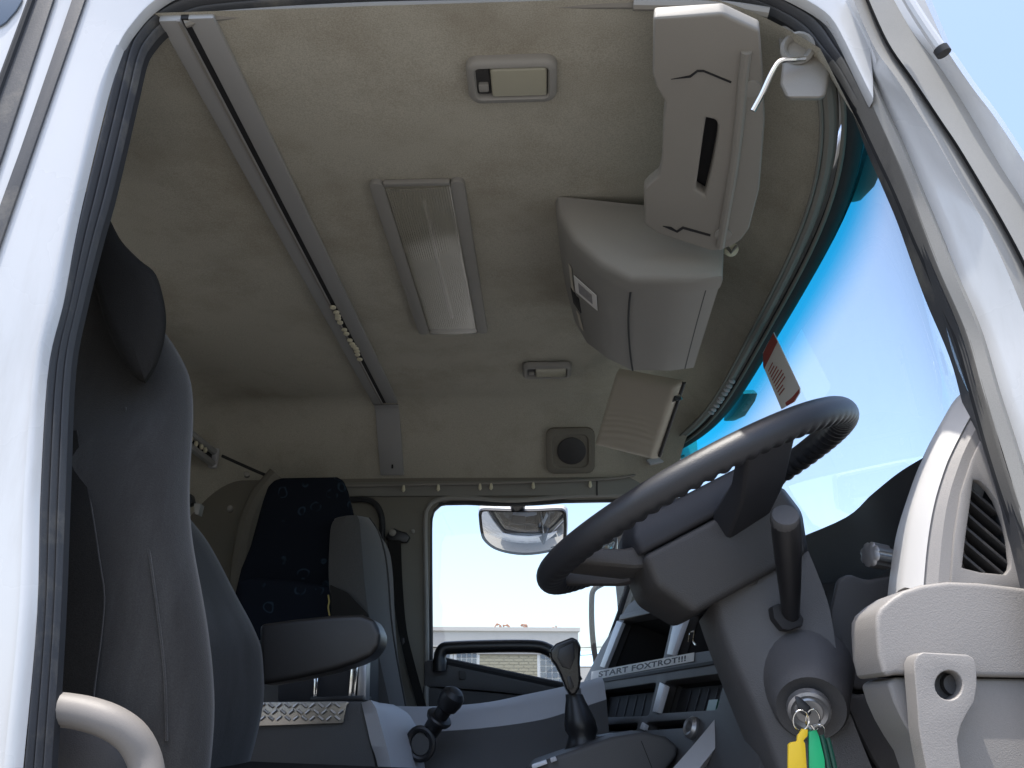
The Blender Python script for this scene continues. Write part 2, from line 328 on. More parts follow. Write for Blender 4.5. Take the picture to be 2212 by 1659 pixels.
MB().plate(rr_yz(-1.36, 0.99, 2.99, -0.67, 1.07), [rr_yz(-1.36, 1.2, 1.95, 0.28, 0.74)], (0.03, 0, 0)).build('rear_wall', M_LINER, cab)
MB().plate(rr_yz(-1.43, 0.95, 3.03, -0.85, 1.15), [rr_yz(-1.43, 1.2, 1.95, 0.28, 0.74)], (0.05, 0, 0)).build('rear_panel', M_WHITE, cab)
MB().box((-1.37, 1.575, 0.51), (0.004, 0.75, 0.46)).build('added_rear_window', M_GLASS, cab)  # unseen window, added to brighten the rear of the roof lining
MB().box((-0.33, 1.99, -0.66), (2.1, 2.04, 0.05)).build('cab_floor', M_NAVY, cab)
MB().box((0.86, 1.99, -0.35), (0.05, 2.04, 0.9)).build('front_panel', M_WHITE, cab)
MB().box((-0.935, 3.03, -0.1), (0.95, 0.03, 1.5)).build('far_side_panel', M_WHITE, cab, bevel=0.01)
MB().box((-0.3, 1.99, -1.2), (1.4, 1.3, 0.55)).build('chassis', M_BLACK, cab, bevel=0.03)

# white outer skin on the driver's side: pillar behind the door and the roof rail above the opening
YB = 0.965
P_L = [(0, 1750), (11, 1659), (44, 1331), (56, 1053), (77, 794), (106, 657), (137, 520), (162, 410), (212, 205), (256, 96)]
O_T = [(287, 48), (328, 5), (390, -30), (478, -45), (751, -65), (1100, -72), (1400, -72), (1560, -65), (1650, -40), (1720, -12), (1790, 32), (1826, 90)]
skin = [(p.x, p.y) for p in spline([Vector((x, y, 0)) for x, y in P_L + O_T], 90)] + [(1850, 140), (1872, 185), (1888, 216), (1887, 170), (1882, 111), (1850, 35), (1836, 0), (1760, -330), (-700, -330), (-700, 1750)]
MB().plate([V(x, y, YB) for x, y in skin], [], (0, 0.02, 0)).build('body_side', M_WHITE, cab, bevel=0.003)
# turned flange between skin and seal on the left
flange = [(V(p[0] - 4, p[1], YB - 0.004), V(o[0], o[1], YB + 0.012)) for p, o in zip(P_L[1:] , [(50, 1659), (80, 1331), (88, 1053), (105, 794), (137, 657), (162, 520), (186, 410), (236, 205), (268, 110)])]
fa, fb = spline([a for a, b in flange], 40), spline([b for a, b in flange], 40)
MB().grid(lambda u, v: lerp(fa[round(u * 39)], fb[round(u * 39)], v) + Vector((0, -0.004 * math.sin(v * math.pi), 0)), 40, 6).build('door_flange', M_WHITE, cab)
# ribbed rubber seal all round the door opening
O_S = [(50, 1700), (52, 1659), (80, 1331), (88, 1053), (105, 794), (137, 657), (162, 520), (186, 410), (236, 205), (263, 96)] + O_T[:-1] + \
      [(1828, 92), (1848, 135), (1870, 190), (1893, 250), (1925, 320), (1960, 400), (1997, 500), (2032, 590), (2087, 717), (2126, 853), (2165, 990), (2204, 1108), (2235, 1186), (2290, 1400), (2345, 1700)]
I_S = [(110, 1700), (112, 1659), (132, 1331), (143, 1053), (155, 794), (181, 657), (215, 520), (246, 410), (294, 205), (312, 130)] + \
      [(330, 98), (359, 68), (410, 44), (478, 29), (751, 8), (1100, -4), (1400, -8), (1560, 2), (1622, 17), (1680, 42), (1725, 72)] + \
      [(1765, 117), (1800, 156), (1839, 219), (1859, 250), (1898, 332), (1937, 414), (1976, 508), (2011, 586), (2066, 717), (2105, 853), (2144, 990), (2183, 1108), (2213, 1186), (2265, 1400), (2315, 1700)]
so, si = spline([V(x, y, 0.978) for x, y in O_S], 150), spline([V(x, y, 1.012) for x, y in I_S], 150)
def seal_fn(u, v):
    i = round(u * 149); p = lerp(so[i], si[i], v)
    return p + Vector((0, -0.0105 * abs(math.sin(v * math.pi * 3)) + 0.004, 0))
MB().grid(lambda u, v: seal_fn(u * 92 / 149, v), 93, 31).build('door_seal', M_RUB, cab, ang=60)
MB().grid(lambda u, v: seal_fn((92 + u * 57) / 149, v), 58, 31).build('pillar_seal', M_SUNRUB, cab, ang=60, label='grey stretch of the door seal with sunlight painted in as a paler tone')  # sunlight on the pillar side of the seal is painted as paler rubber
# inner return behind the seal up to the headliner edge
sj = [p + Vector((0, 0.012, 0)) for p in si]
MB().grid(lambda u, v: lerp(si[round(u * 149)], sj[round(u * 149)], v), 150, 3).build('seal_lip', M_RUBD, cab)
# pale header strip along the roof edge above the opening
hs = [V(x, y, 1.000) for x, y in [(400, 50), (480, 34), (751, 17), (1000, 11), (1375, 8)]]
MB().tube(spline(hs, 30), 0.0075, 8).build('header_strip', M_PALE, cab)
hs = [V(x, y, 0.995) for x, y in [(1368, 11), (1450, 12), (1560, 14), (1660, 28)]]
# cloth return from the roof lining to the seal along the top and the front corner
ei = [i for i in range(150) if si[i].z > 0.78 and si[i].x > -0.56 and 40 < i < 118]
def ret_fn(u, v):
    i = ei[round(u * (len(ei) - 1))]; p = si[i] + Vector((0, 0.013, 0)); x1 = xw_top(0.985) - 0.05
    q = liner_fn(min(1.0, max(0, (p.x + 1.32) / (x1 + 1.32))), 0.0)
    return lerp(p, q, v)
MB().grid(ret_fn, len(ei), 4).build('headliner_return', M_LINER, cab, ang=60)
MB().tube(spline(hs, 20), 0.0085, 8).build('header_strip', M_PALE, cab)

# windscreen pillar on the driver's side: one pressed profile made of strips with different facing
BND = [([(1782, 50), (1826, 90), (1848, 135), (1870, 190), (1893, 250), (1925, 320), (1960, 400), (1997, 500), (2032, 590), (2087, 717), (2126, 853), (2204, 1108), (2345, 1700)], 0.978),
       ([(1800, 20), (1844, 88), (1870, 146), (1908, 231), (1946, 313), (1987, 410), (2019, 486), (2065, 600), (2115, 717), (2156, 853), (2234, 1108), (2375, 1700)], 0.966),
       ([(1806, 15), (1850, 84), (1876, 142), (1914, 227), (1952, 309), (1993, 406), (2025, 482), (2071, 596), (2121, 713), (2162, 849), (2240, 1104), (2380, 1700)], 0.980),
       ([(1830, 0), (1886, 111), (1896, 164), (1923, 208), (1958, 270), (2005, 357), (2066, 486), (2120, 600), (2165, 717), (2206, 853), (2284, 1108), (2425, 1700)], 0.962),
       ([(1836, -20), (1886, 97), (1937, 170), (2016, 293), (2075, 396), (2128, 486), (2182, 600), (2227, 717), (2268, 853), (2346, 1108), (2490, 1700)], 0.935),
       ([(1862, -20), (1912, 91), (1968, 173), (2029, 264), (2073, 331), (2162, 483), (2222, 600), (2267, 717), (2308, 853), (2386, 1108), (2530, 1700)], 0.952),
       ([(1868, -22), (1918, 89), (1974, 171), (2035, 262), (2080, 330), (2170, 483), (2230, 600), (2275, 717), (2316, 853), (2394, 1108), (2540, 1700)], 0.938),
       ([(1920, -20), (1970, 67), (2031, 146), (2093, 243), (2160, 357), (2212, 440), (2270, 560), (2330, 700), (2380, 853), (2460, 1108), (2600, 1700)], 0.950),
       ([(1985, -30), (2043, 100), (2057, 126), (2101, 190), (2148, 252), (2212, 349), (2270, 450), (2330, 590), (2390, 760), (2470, 1080), (2620, 1700)], 0.925),
       ([(2000, -30), (2052, 95), (2068, 122), (2112, 186), (2159, 248), (2222, 345), (2280, 446), (2340, 586), (2400, 756), (2480, 1076), (2630, 1700)], 0.965)]
curves = [spline([V(x, y, Yd) for x, y in b], 60) for b, Yd in BND]
NB = len(curves)
def pil(sel, name, m):
    mb = MB()
    for a, b in sel:
        mb.grid(lambda u, v: lerp(curves[a][round(u * 59)], curves[b][round(u * 59)], v), 60, 2)
    return mb.build(name, m, cab, ang=25)
pil([(2, 3), (3, 4), (7, 8), (8, 9)], 'windscreen_pillar', M_WHITE)
pil([(0, 1), (1, 2), (4, 5), (6, 7)], 'pillar_shade_strips', M_SHADEGREY)  # grey rubber strips; shade of turned-away pillar faces put into the grey
pil([(5, 6)], 'pillar_groove', M_RUBD)
# inner body of the pillar so that it has thickness
MB().loft([[curves[0][i] + Vector((0.004, 0.02, 0)), curves[3][i] + Vector((0, 0.035, 0)), curves[9][i] + Vector((0, 0.01, 0)), curves[9][i] + Vector((0.005, 0.10, 0)), curves[0][i] + Vector((0.02, 0.09, 0))] for i in range(0, 60)]).build('pillar_core', M_RUB, cab)
# rain channel that ends on the pillar
gp = spline([V(x, y, 0.895) for x, y in [(1880, -160), (1925, -70), (1975, 20), (2034, 108)]], 12)
rg = MB().tube(gp, 0.0075, 10).build('rain_channel', M_WHITE, cab)
MB().tube([gp[-1] - (gp[-1] - gp[-2]) * 0.2, gp[-1] + (gp[-1] - gp[-2]).normalized() * 0.007], 0.0098, 12).build('end_cap', M_RUBD, rg)

# mouldings and quarter window on the skin behind the door
MB().prism([V(x, y, YB - 0.006) for x, y in [(165, -30), (193, -30), (70, 324), (2, 520), (-60, 700), (-110, 860), (-410, 1740), (-460, 1740), (-150, 860), (-95, 690), (-25, 510), (43, 324)]], (0, 0.004, 0)).build('side_moulding', M_RUB, cab, bevel=0.001)
MB().prism([V(x, y, YB - 0.006) for x, y in [(72, -30), (124, -30), (8, 324), (-60, 520), (-480, 1740), (-560, 1740), (-130, 520), (-60, 324), (0, 170)]], (0, 0.004, 0)).build('side_moulding', M_RUB, cab, bevel=0.001)
MB().tube(spline([V(x, y, YB - 0.006) for x, y in [(80, -30), (12, 155), (-50, 320)]], 8), 0.006, 8).build('side_moulding', M_RUBD, cab)
qw = [V(x, y, YB - 0.004) for x, y in [(49, -30), (47, 0), (35, 21), (12, 47), (0, 55), (-60, 70), (-200, 60), (-220, -60)]]
MB().prism(qw, (0, 0.003, 0)).build('quarter_window', M_WPANE, cab, bevel=0.001)

# windscreen, its rubber and the trim on its upper edge
def ws_fn(u, v):
    Y = lerp(1.03, 2.92, u); z = lerp(0.955, -0.05, v); return Vector((xw(Y, z), Y, z))
MB().grid(ws_fn, 40, 16).build('windscreen', M_SCREEN, cab, ang=60)
def top_path(dx, dz, n=50, y0=1.02, y1=2.94): return [Vector((xw_top(lerp(y0, y1, i / (n - 1))) + dx, lerp(y0, y1, i / (n - 1)), 0.93 + dz)) for i in range(n)]
MB().tube(top_path(-0.012, -0.010), 0.020, 10, flat=0.8).build('windscreen_rubber', M_RUBD, cab)
MB().tube(top_path(-0.050, -0.004), 0.0130, 10).build('upper_trim', M_LINERG, cab)
MB().tube(top_path(-0.030, -0.020), 0.0045, 8).build('trim_bead', M_BEAD, cab)
MB().tube(top_path(-0.066, -0.010), 0.0040, 8).build('trim_bead', M_BEAD, cab)
# far windscreen pillar
fp = [V(1424, 1075, 2.93), V(1418, 1200, 2.93), V(1410, 1400, 2.93), V(1400, 1700, 2.93)]
MB().loft([[p + Vector((-0.045, 0, 0)), p + Vector((0.045, 0, 0)), p + Vector((0.055, 0.07, 0)), p + Vector((-0.045, 0.07, 0))] for p in spline([V(1440, 1000, 2.93)] + fp, 12)]).build('far_pillar', M_LGREY, cab, bevel=0.012)
MB().tube(spline([V(x, y, 2.91) for x, y in [(1447, 1030), (1452, 1080), (1460, 1130), (1462, 1260), (1455, 1500)]], 14), 0.014, 8).build('far_pillar_rubber', M_RUBD, cab)

# far side wall: inner trim around the passenger window
YF = 2.95
hole = [(926, 1560), (928, 1400), (929, 1250), (930, 1120), (936, 1100), (950, 1087), (980, 1083), (1100, 1083), (1340, 1078), (1395, 1083), (1404, 1095), (1396, 1150), (1380, 1230), (1352, 1330), (1318, 1430), (1290, 1560)]
outer = [(300, 1000), (1478, 1000), (1466, 1080), (1440, 1250), (1420, 1400), (1400, 1800), (300, 1800)]
MB().plate([V(x, y, YF) for x, y in outer], [[V(x, y, YF) for x, y in hole]], (0, 0.05, 0)).build('far_wall_trim', M_WALLF, cab, bevel=0.004)
MB().prism([V(x, y, YF - 0.012) for x, y in [(600, 1044), (864, 1040), (1280, 1035), (1400, 1020), (1470, 992), (1490, 1000), (1440, 1040), (1380, 1066), (1290, 1070), (752, 1072), (600, 1074)]], (0, 0.011, 0)).build('cornice_trim', M_LINERG, cab, bevel=0.004)
MB().prism([V(x, y, YF - 0.014) for x, y in [(1288, 1037), (1291, 1037), (1291, 1070), (1288, 1070)]], (0, 0.003, 0)).build('cornice_joint', M_RUBD, cab)
MB().tube(spline([V(x, y, YF - 0.014) for x, y in [(752, 1080), (790, 1079), (812, 1090), (824, 1115), (826, 1150), (822, 1200)]], 20), 0.011, 8).build('trim_recess', M_RUBD, cab)
MB().lathe(V(892, 1148, YF), (0, -1, 0), [(0, 0.008), (0.005, 0.007), (0.007, 0.003)], 12).build('screw_cap', M_GREY, cab)
# rear corner post trim with two buttons
MB().tube(spline([V(x, y, 2.80) for x, y in [(600, 1026), (560, 1075), (535, 1140), (520, 1230), (512, 1330)]], 14), 0.035, 10).build('corner_post_trim', M_WALLF, cab)
for x, y in [(533, 1024), (497, 1098)]:
    MB().lathe(V(x, y, 2.75), (0.3, -1, 0), [(-0.02, 0.010), (0.004, 0.010), (0.007, 0.004)], 12).build('trim_button', M_PALE, cab)
MB().tube(spline([V(x, y, 2.80) for x, y in [(480, 985), (540, 1012), (600, 1036), (640, 1038)]], 10), 0.006, 6).build('liner_joint', M_RUBD, cab)

# ================================================================== PASSENGER DOOR
pd = thing('passenger_door', 'passenger door with closed window and black pull bar across the cab', 'door', V(1100, 1500, 2.97))
MB().plate([V(x, y, 2.99) for x, y in [(905, 1700), (905, 1072), (1410, 1062), (1415, 1090), (1300, 1560), (1290, 1700)]],
           [[V(x, y, 2.99) for x, y in [(930, 1428), (930, 1112), (938, 1095), (955, 1087), (1340, 1080), (1392, 1084), (1398, 1096), (1352, 1330), (1306, 1470), (1268, 1492)]]], (0, 0.04, 0)).build('door_shell', M_RUBD, pd, bevel=0.003)
MB().box((-0.04, 3.05, -0.32), (0.85, 0.02, 0.80)).build('door_skin', M_WHITE, pd, bevel=0.006)
MB().prism([V(x, y, 3.01) for x, y in [(918, 1440), (918, 1080), (1405, 1075), (1280, 1520)]], (0, 0.004, 0)).build('window_pane', M_GLASS, pd)
MB().tube(spline([V(x, y, YF - 0.004) for x, y in [(921, 1535), (922, 1400), (921, 1300), (919, 1200), (919, 1120), (924, 1098), (938, 1083), (965, 1076), (1010, 1075), (1060, 1079), (1110, 1081), (1160, 1078), (1230, 1072), (1320, 1070), (1385, 1073), (1403, 1085), (1396, 1150), (1370, 1260), (1330, 1380)]], 60), 0.0085, 8).build('door_seal', M_GREY, pd)
MB().tube(spline([V(x, y, YF + 0.012) for x, y in [(927, 1535), (928, 1400), (927, 1200), (928, 1120), (936, 1098), (956, 1086), (1000, 1084), (1080, 1087), (1160, 1085), (1260, 1078), (1380, 1079), (1394, 1092), (1386, 1150), (1362, 1260), (1320, 1380)]], 50), 0.012, 8).build('window_channel', M_RUBD, pd)
MB().prism([V(x, y, 2.935) for x, y in [(915, 1426), (945, 1424), (975, 1434), (1270, 1494), (1275, 1512), (1180, 1508), (1080, 1496), (950, 1485), (915, 1484)]], (0, 0.06, 0)).build('belt_trim', M_DASH, pd, bevel=0.012)
MB().prism([V(x, y, 2.945) for x, y in [(912, 1480), (950, 1486), (1080, 1497), (1180, 1509), (1290, 1520), (1290, 1750), (912, 1750)]], (0, 0.05, 0)).build('lower_trim', M_DGREY, pd, bevel=0.01)
MB().tube(spline([V(x, y, 2.945) for x, y in [(962, 1429), (1010, 1439), (1110, 1460), (1200, 1479), (1272, 1494)]], 14), 0.013, 8).build('window_scraper', M_RUBD, pd)
ph = spline([V(x, y, 2.90) for x, y in [(950, 1450), (950, 1420), (957, 1403), (975, 1399), (1060, 1396), (1150, 1396), (1180, 1402), (1202, 1417), (1225, 1440), (1245, 1475)]], 40)
MB().tube(ph, lambda t: 0.021 if 0.08 < t < 0.9 else 0.024, 12).build('pull_bar', M_BLACK, pd)
MB().prism([V(x, y, 2.925) for x, y in [(1000 - 8, 1447), (1005, 1450), (1005, 1468), (992, 1468)]], (0, 0.006, 0)).build('catch_plate', M_DGREY, pd, bevel=0.002)

# ================================================================== CEILING FITTINGS
def zl(X, Y): # headliner height
    return 1.05 + 0.006 * math.sin((Y - 1) * 1.6) + 0.004 * noise.noise(Vector((X * 2.2, Y * 2.2, 0)))
rail = thing('curtain_rail', 'long grey sliding curtain rail across the cab roof', 'curtain rail', (-0.56, 1.9, 1.04))
ya, yb = 0.99, 2.757
MB().box((-0.591, (ya + yb) / 2, 1.046), (0.036, yb - ya, 0.016)).build('rail_lip', M_RAIL, rail, bevel=0.003)
MB().box((-0.541, (ya + yb) / 2, 1.047), (0.042, yb - ya, 0.012)).build('rail_lip', M_RAIL, rail, bevel=0.003)
MB().box((-0.5675, (ya + yb) / 2, 1.048), (0.012, yb - ya, 0.012)).build('rail_slot', M_CAVE, rail)
MB().box((-0.576, (ya + yb) / 2, 1.0385), (0.004, yb - ya, 0.005)).build('slot_lip', M_PALE, rail)
e0, e1 = VZ(838, 872, 1.04), V(845, 1033, 2.93)
sx = 0.043
strap = [Vector((-0.562, 2.74, 1.036)), Vector((-0.562, 2.775, 1.022)), Vector((-0.562, 2.84, 0.943)), Vector((-0.562, 2.935, 0.832))]
MB().loft([[p + Vector((-sx, -0.004, -0.003)), p + Vector((sx, -0.004, -0.003)), p + Vector((sx, 0.006, 0.006)), p + Vector((-sx, 0.006, 0.006))] for p in spline(strap, 14)]).build('end_strap', M_RAIL, rail, bevel=0.002)
MB().box((-0.558, 2.905, 0.856), (0.006, 0.006, 0.014)).build('strap_slot', M_CAVE, rail)
rb = MB().lathe((0, 0, 0), (0, 0, -1), [(0, 0.004), (0.002, 0.0085), (0.007, 0.0085), (0.009, 0.005)], 10).build('curtain_runner', M_CREAM, rail)
first = True
for i, y in enumerate([1.985, 2.015, 2.035, 2.05, 2.075, 2.125, 2.145, 2.195, 2.215, 2.235, 2.255, 2.275, 2.30, 2.33]):
    o = rb if first else copy_obj(rb, rail)
    o.location = (-0.567 + random.uniform(-.003, .003), y, 1.040 - random.uniform(0, .004)); first = False
rail2 = thing('rear_curtain_rail', 'short rear curtain rail end with cream runners beside the driver seat', 'curtain rail', (-1.2, 2.6, 0.87))
ra, rb_ = V(398, 935, 2.40), V(462, 990, 2.85)
ra = Vector((rb_.x, 2.0, rb_.z))
for dz, w in ((0.022, 0.020), (-0.022, 0.020)):
    MB().tube([ra + Vector((0, 0, dz)), rb_ + Vector((0, 0, dz))], 0.013, 8).build('rail_lip', M_RAIL, rail2)
MB().box((rb_.x - 0.01, (2.0 + rb_.y) / 2, rb_.z), (0.012, rb_.y - 2.0, 0.04)).build('rail_slot', M_CAVE, rail2)
MB().box((rb_.x, rb_.y, rb_.z), (0.03, 0.02, 0.075)).build('rail_end', M_LGREY, rail2, bevel=0.006)
r2 = MB().lathe((0, 0, 0), (1, 0, 0), [(0, 0.004), (0.003, 0.010), (0.009, 0.010), (0.012, 0.005)], 10).build('curtain_runner', M_CREAM, rail2)
for i in range(9):
    o = r2 if i == 0 else copy_obj(r2, rail2)
    o.location = (rb_.x, 2.42 + i * 0.042 + random.uniform(-.006, .006), rb_.z + random.uniform(-.005, .005))
wire = thing('curtain_track', 'white curtain track with small hooks above the passenger window', 'curtain track', V(1000, 1045, 2.935))
MB().tube(spline([V(x, y, 2.93) for x, y in [(700, 1051), (864, 1048), (1060, 1044), (1290, 1036), (1370, 1026), (1430, 1006), (1478, 984)]], 40), 0.0048, 8).build('track', M_PALE, wire)
hk = MB().lathe((0, 0, 0), (0, 0, -1), [(-0.004, 0.004), (0.006, 0.006), (0.014, 0.007), (0.02, 0.003)], 8).build('curtain_hook', M_CREAM, wire)
for i, x in enumerate([872, 947, 1037, 1061, 1152, 1275]):
    o = hk if i == 0 else copy_obj(hk, wire)
    o.location = V(x, 1051 - (x - 872) * 0.022, 2.927)

def rrect(cx, cy, hx, hy, r, n=5):
    pts = []
    for sx_, sy_, a0 in ((1, 1, 0), (-1, 1, 90), (-1, -1, 180), (1, -1, 270)):
        for k in range(n):
            a = R(a0 + 90 * k / (n - 1)); pts.append((cx + sx_ * (hx - r) + r * math.cos(a), cy + sy_ * (hy - r) + r * math.sin(a)))
    return pts
def ceiling_lamp(name, label, cx, cy):
    hx, hy, z = 0.079, 0.052, 1.052
    t = thing(name, label, 'ceiling light', (cx, cy, z), 'small courtesy lamps in the roof lining')
    rings = []
    for (g, dz) in ((0, 0.0), (0.0, -0.012), (0.004, -0.018), (0.013, -0.019), (0.016, -0.015), (0.016, -0.004)):
        rings.append([Vector((x, y, z + dz)) for x, y in rrect(cx, cy, hx - g, hy - g, 0.022 - g * 0.8)])
    MB().loft(rings, cap=False).build('bezel', M_GREY, t, ang=50)
    MB().box((cx + 0.012, cy, z - 0.010), (0.098, 0.068, 0.016)).build('diffuser', M_LENS, t, bevel=0.006, seg=3)
    MB().box((cx - 0.051, cy, z - 0.006), (0.024, 0.066, 0.006)).build('switch_well', M_DGREY, t)
    MB().box((cx - 0.051, cy + 0.012, z - 0.012), (0.018, 0.018, 0.010)).build('switch', M_GREY, t, bevel=0.003)
    return t
ceiling_lamp('ceiling_light', 'small square ceiling lamp nearest the driver door opening', -0.047, 1.15)
ceiling_lamp('ceiling_light', 'small ceiling lamp on the far side, between long lamp and speaker', 0.012, 2.47)
# long ribbed lamp
ll = thing('ceiling_light', 'long ribbed rectangular ceiling lamp in the middle of the roof', 'ceiling light', (-0.26, 1.81, 1.05))
for side in (-1, 1):
    x0, x1 = (-0.362, -0.331) if side < 0 else (-0.190, -0.160)
    pts = rrect((x0 + x1) / 2, 1.811, (x1 - x0) / 2, 0.370, 0.014)
    MB().prism([Vector((x, y, 1.041)) for x, y in pts], (0, 0, 0.016)).build('end_panel', M_GREY, ll, bevel=0.003)
for y in (1.449, 2.176):
    MB().box((-0.2605, y, 1.047), (0.141, 0.012, 0.012)).build('end_bar', M_GREY, ll, bevel=0.003)
# recessed tray, tube and ribbed clear cover
MB().box((-0.2605, 1.811, 1.056), (0.141, 0.715, 0.006)).build('reflector_tray', mat('lamp_tray', (0.55, 0.53, 0.46), 0.5, 0.05, 5), ll)
MB().tube([(-0.255, 1.52, 1.047), (-0.255, 2.08, 1.047)], 0.0055, 12).build('lamp_tube', M_PAPER, ll)
def rib_fn(u, v):
    x = lerp(-0.3305, -0.1905, u); y = lerp(1.456, 2.170, v)
    return Vector((x, y, 1.043 - 0.007 * math.sin(u * math.pi) ** 0.6 + 0.00030 * math.cos(u * 2 * math.pi * 26)))
glass_l = bpy.data.materials.new('clear_ribbed_cover'); glass_l.use_nodes = True
gn = glass_l.node_tree; gn.nodes.clear()
go = gn.nodes.new('ShaderNodeOutputMaterial'); gm = gn.nodes.new('ShaderNodeMixShader'); gm2 = gn.nodes.new('ShaderNodeMixShader'); gt = gn.nodes.new('ShaderNodeBsdfTransparent'); gg = gn.nodes.new('ShaderNodeBsdfGlossy'); gd = gn.nodes.new('ShaderNodeBsdfDiffuse')
gd.inputs[0].default_value = (0.46, 0.44, 0.37, 1); gt.inputs[0].default_value = (0.9, 0.89, 0.84, 1); gg.inputs['Roughness'].default_value = 0.05
gl0 = gn.nodes.new('ShaderNodeLayerWeight'); gl0.inputs[0].default_value = 0.5; gl1 = gn.nodes.new('ShaderNodeMath'); gl1.operation = 'POWER'; gl1.inputs[1].default_value = 4.0
gf = gn.nodes.new('ShaderNodeMath'); gf.operation = 'MULTIPLY_ADD'; gf.inputs[1].default_value = 0.6; gf.inputs[2].default_value = 0.13; gn.links.new(gl0.outputs['Facing'], gl1.inputs[0]); gn.links.new(gl1.outputs[0], gf.inputs[0])
gm.inputs[0].default_value = 0.48; gn.links.new(gt.outputs[0], gm.inputs[1]); gn.links.new(gd.outputs[0], gm.inputs[2])
gn.links.new(gf.outputs[0], gm2.inputs[0]); gn.links.new(gm.outputs[0], gm2.inputs[1]); gn.links.new(gg.outputs[0], gm2.inputs[2]); gn.links.new(gm2.outputs[0], go.inputs[0])
MB().grid(rib_fn, 209, 8).build('ribbed_cover', glass_l, ll, ang=80)

# speaker in the sloping far roof edge
sp = thing('speaker', 'round roof speaker in a square frame beside the passenger visor', 'speaker', V(1232, 970, 2.84))
spn = Vector((0, -1.18, -1.0)).normalized(); spp = Vector((0, 2.757, 1.045))
spt = Vector((0, 1, -1.18)).normalized()
sc_ = VP(1232, 972, spp, spn)
def sp_ring(hx, r, off): return [sc_ + Vector((a, 0, 0)) + spt * b + spn * off for a, b in rrect(0, 0, hx, hx, r)]
MB().loft([sp_ring(.088, .03, -0.004), sp_ring(.088, .03, 0.012), sp_ring(.080, .026, 0.016), sp_ring(.066, .025, 0.015), sp_ring(.062, .024, 0.008)], cap=True).build('frame', M_WALLF, sp, ang=40)
MB().lathe(sc_ + Vector((0.004, 0, 0)) + spn * 0.006, spn, [(0, 0.052), (0.006, 0.052), (0.009, 0.046), (0.010, 0.0)], 32, cap=False).build('grille', M_DGREY, sp)

# ---- overhead storage box
ob = thing('overhead_console', 'grey moulded overhead storage box hanging from the roof lining, white sticker on its side', 'storage box', (0.2, 1.8, 0.95))
def oc(px, py, Y): return V(px, py, Y)
# cross-sections of the box (X-Z profile) carried along Y; near end closed by a bulging cover
def box_sec(Y, t):
    # t: 0 near end .. 1 far end
    xl, xr = lerp(0.035, 0.085, t ** 1.5), lerp(0.375, 0.400, t)
    zb = lerp(0.845, 0.862, t)
    pts = [(xl, 1.055), (xl + .004, 1.008), (xl + .034, 0.945), (xl + 0.088, 0.885 + .012 * t), (xl + 0.150, zb), (xr - 0.06, zb - 0.004), (xr, zb + 0.004), (xr + .012, 0.94), (xr + .02, 1.0)]
    return [Vector((x, Y, z)) for x, z in pts]
secs = [box_sec(1.575 + 0.47 * i / 10, i / 10) for i in range(11)]
MB().loft(secs).build('box_body', M_GREY, ob, bevel=0.0, ang=42)
def grow(sec, g, Y):
    c = Vector((0.21, 0, 0.985)); return [Vector((c.x + (p.x - c.x) * g, Y, min(1.056, c.z + (p.z - c.z) * g))) for p in sec]
s0 = secs[0]
MB().loft([grow(s0, 1.012, 1.572), grow(s0, 1.012, 1.540), grow(s0, 0.985, 1.524), grow(s0, 0.92, 1.517), grow(s0, 0.60, 1.514)]).build('end_cover', M_GREY, ob, ang=40)
# seams on the underside
for t0, dx in ((0.38, 0.0), (0.86, 0.0)):
    path = []
    for i in range(11):
        s = secs[i]; a, b = s[4], s[6]; p = lerp(a, b, t0 if t0 > .5 else 0.02) + Vector((0, 0, -0.0015)); path.append(p)
    MB().tube(path, 0.0022, 6).build('seam', M_RUBD if t0 < .5 else M_DGREY, ob)
# things on the rear-facing side: stickers and finger slot (placed on the slanting face between profile points 1 and 3)
def side_pt(i, a): # i along Y 0..10, a 0..1 down the slanted face
    k = min(int(i), 9); f = i - k; s = [lerp(secs[k][j], secs[k + 1][j], f) for j in range(9)]
    q = [s[1], s[2], s[3]]; t = a * 2; k2 = min(int(t), 1)
    return lerp(q[k2], q[k2 + 1], t - k2)
def side_patch(i0, i1, a0, a1, off):
    n = Vector((-0.75, -0.1, -0.6)).normalized() * off
    return [side_pt(i0, a0) + n, side_pt(i1, a0) + n, side_pt(i1, a1) + n, side_pt(i0, a1) + n]
st = MB().prism(side_patch(2.0, 3.7, 0.52, 0.98, 0.004), (0.001, 0, 0.001)).build('white_sticker', M_PAPER, ob)
q = side_patch(2.0, 3.7, 0.52, 0.98, 0.0048); c0 = sum(q, Vector()) / 4
MB().prism([c0 + (p - c0) * 0.60 for p in q], (0.0004, 0, 0.0004)).build('grey_print', mat('sticker_grey_print', (0.33, 0.32, 0.33), 0.7, 0.25, 120), ob)
MB().prism(side_patch(1.6, 4.0, 0.36, 0.46, 0.004), (0.001, 0, 0.001)).build('thin_sticker', M_PALEV, ob)
MB().prism(side_patch(6.4, 8.3, 0.40, 0.52, 0.004), (0.001, 0, 0.001)).build('thin_sticker', M_PALEV, ob)
MB().prism(side_patch(4.3, 6.0, 0.30, 0.55, 0.0035), (0.004, 0, 0.003)).build('finger_slot', M_CAVE, ob, bevel=0.001)

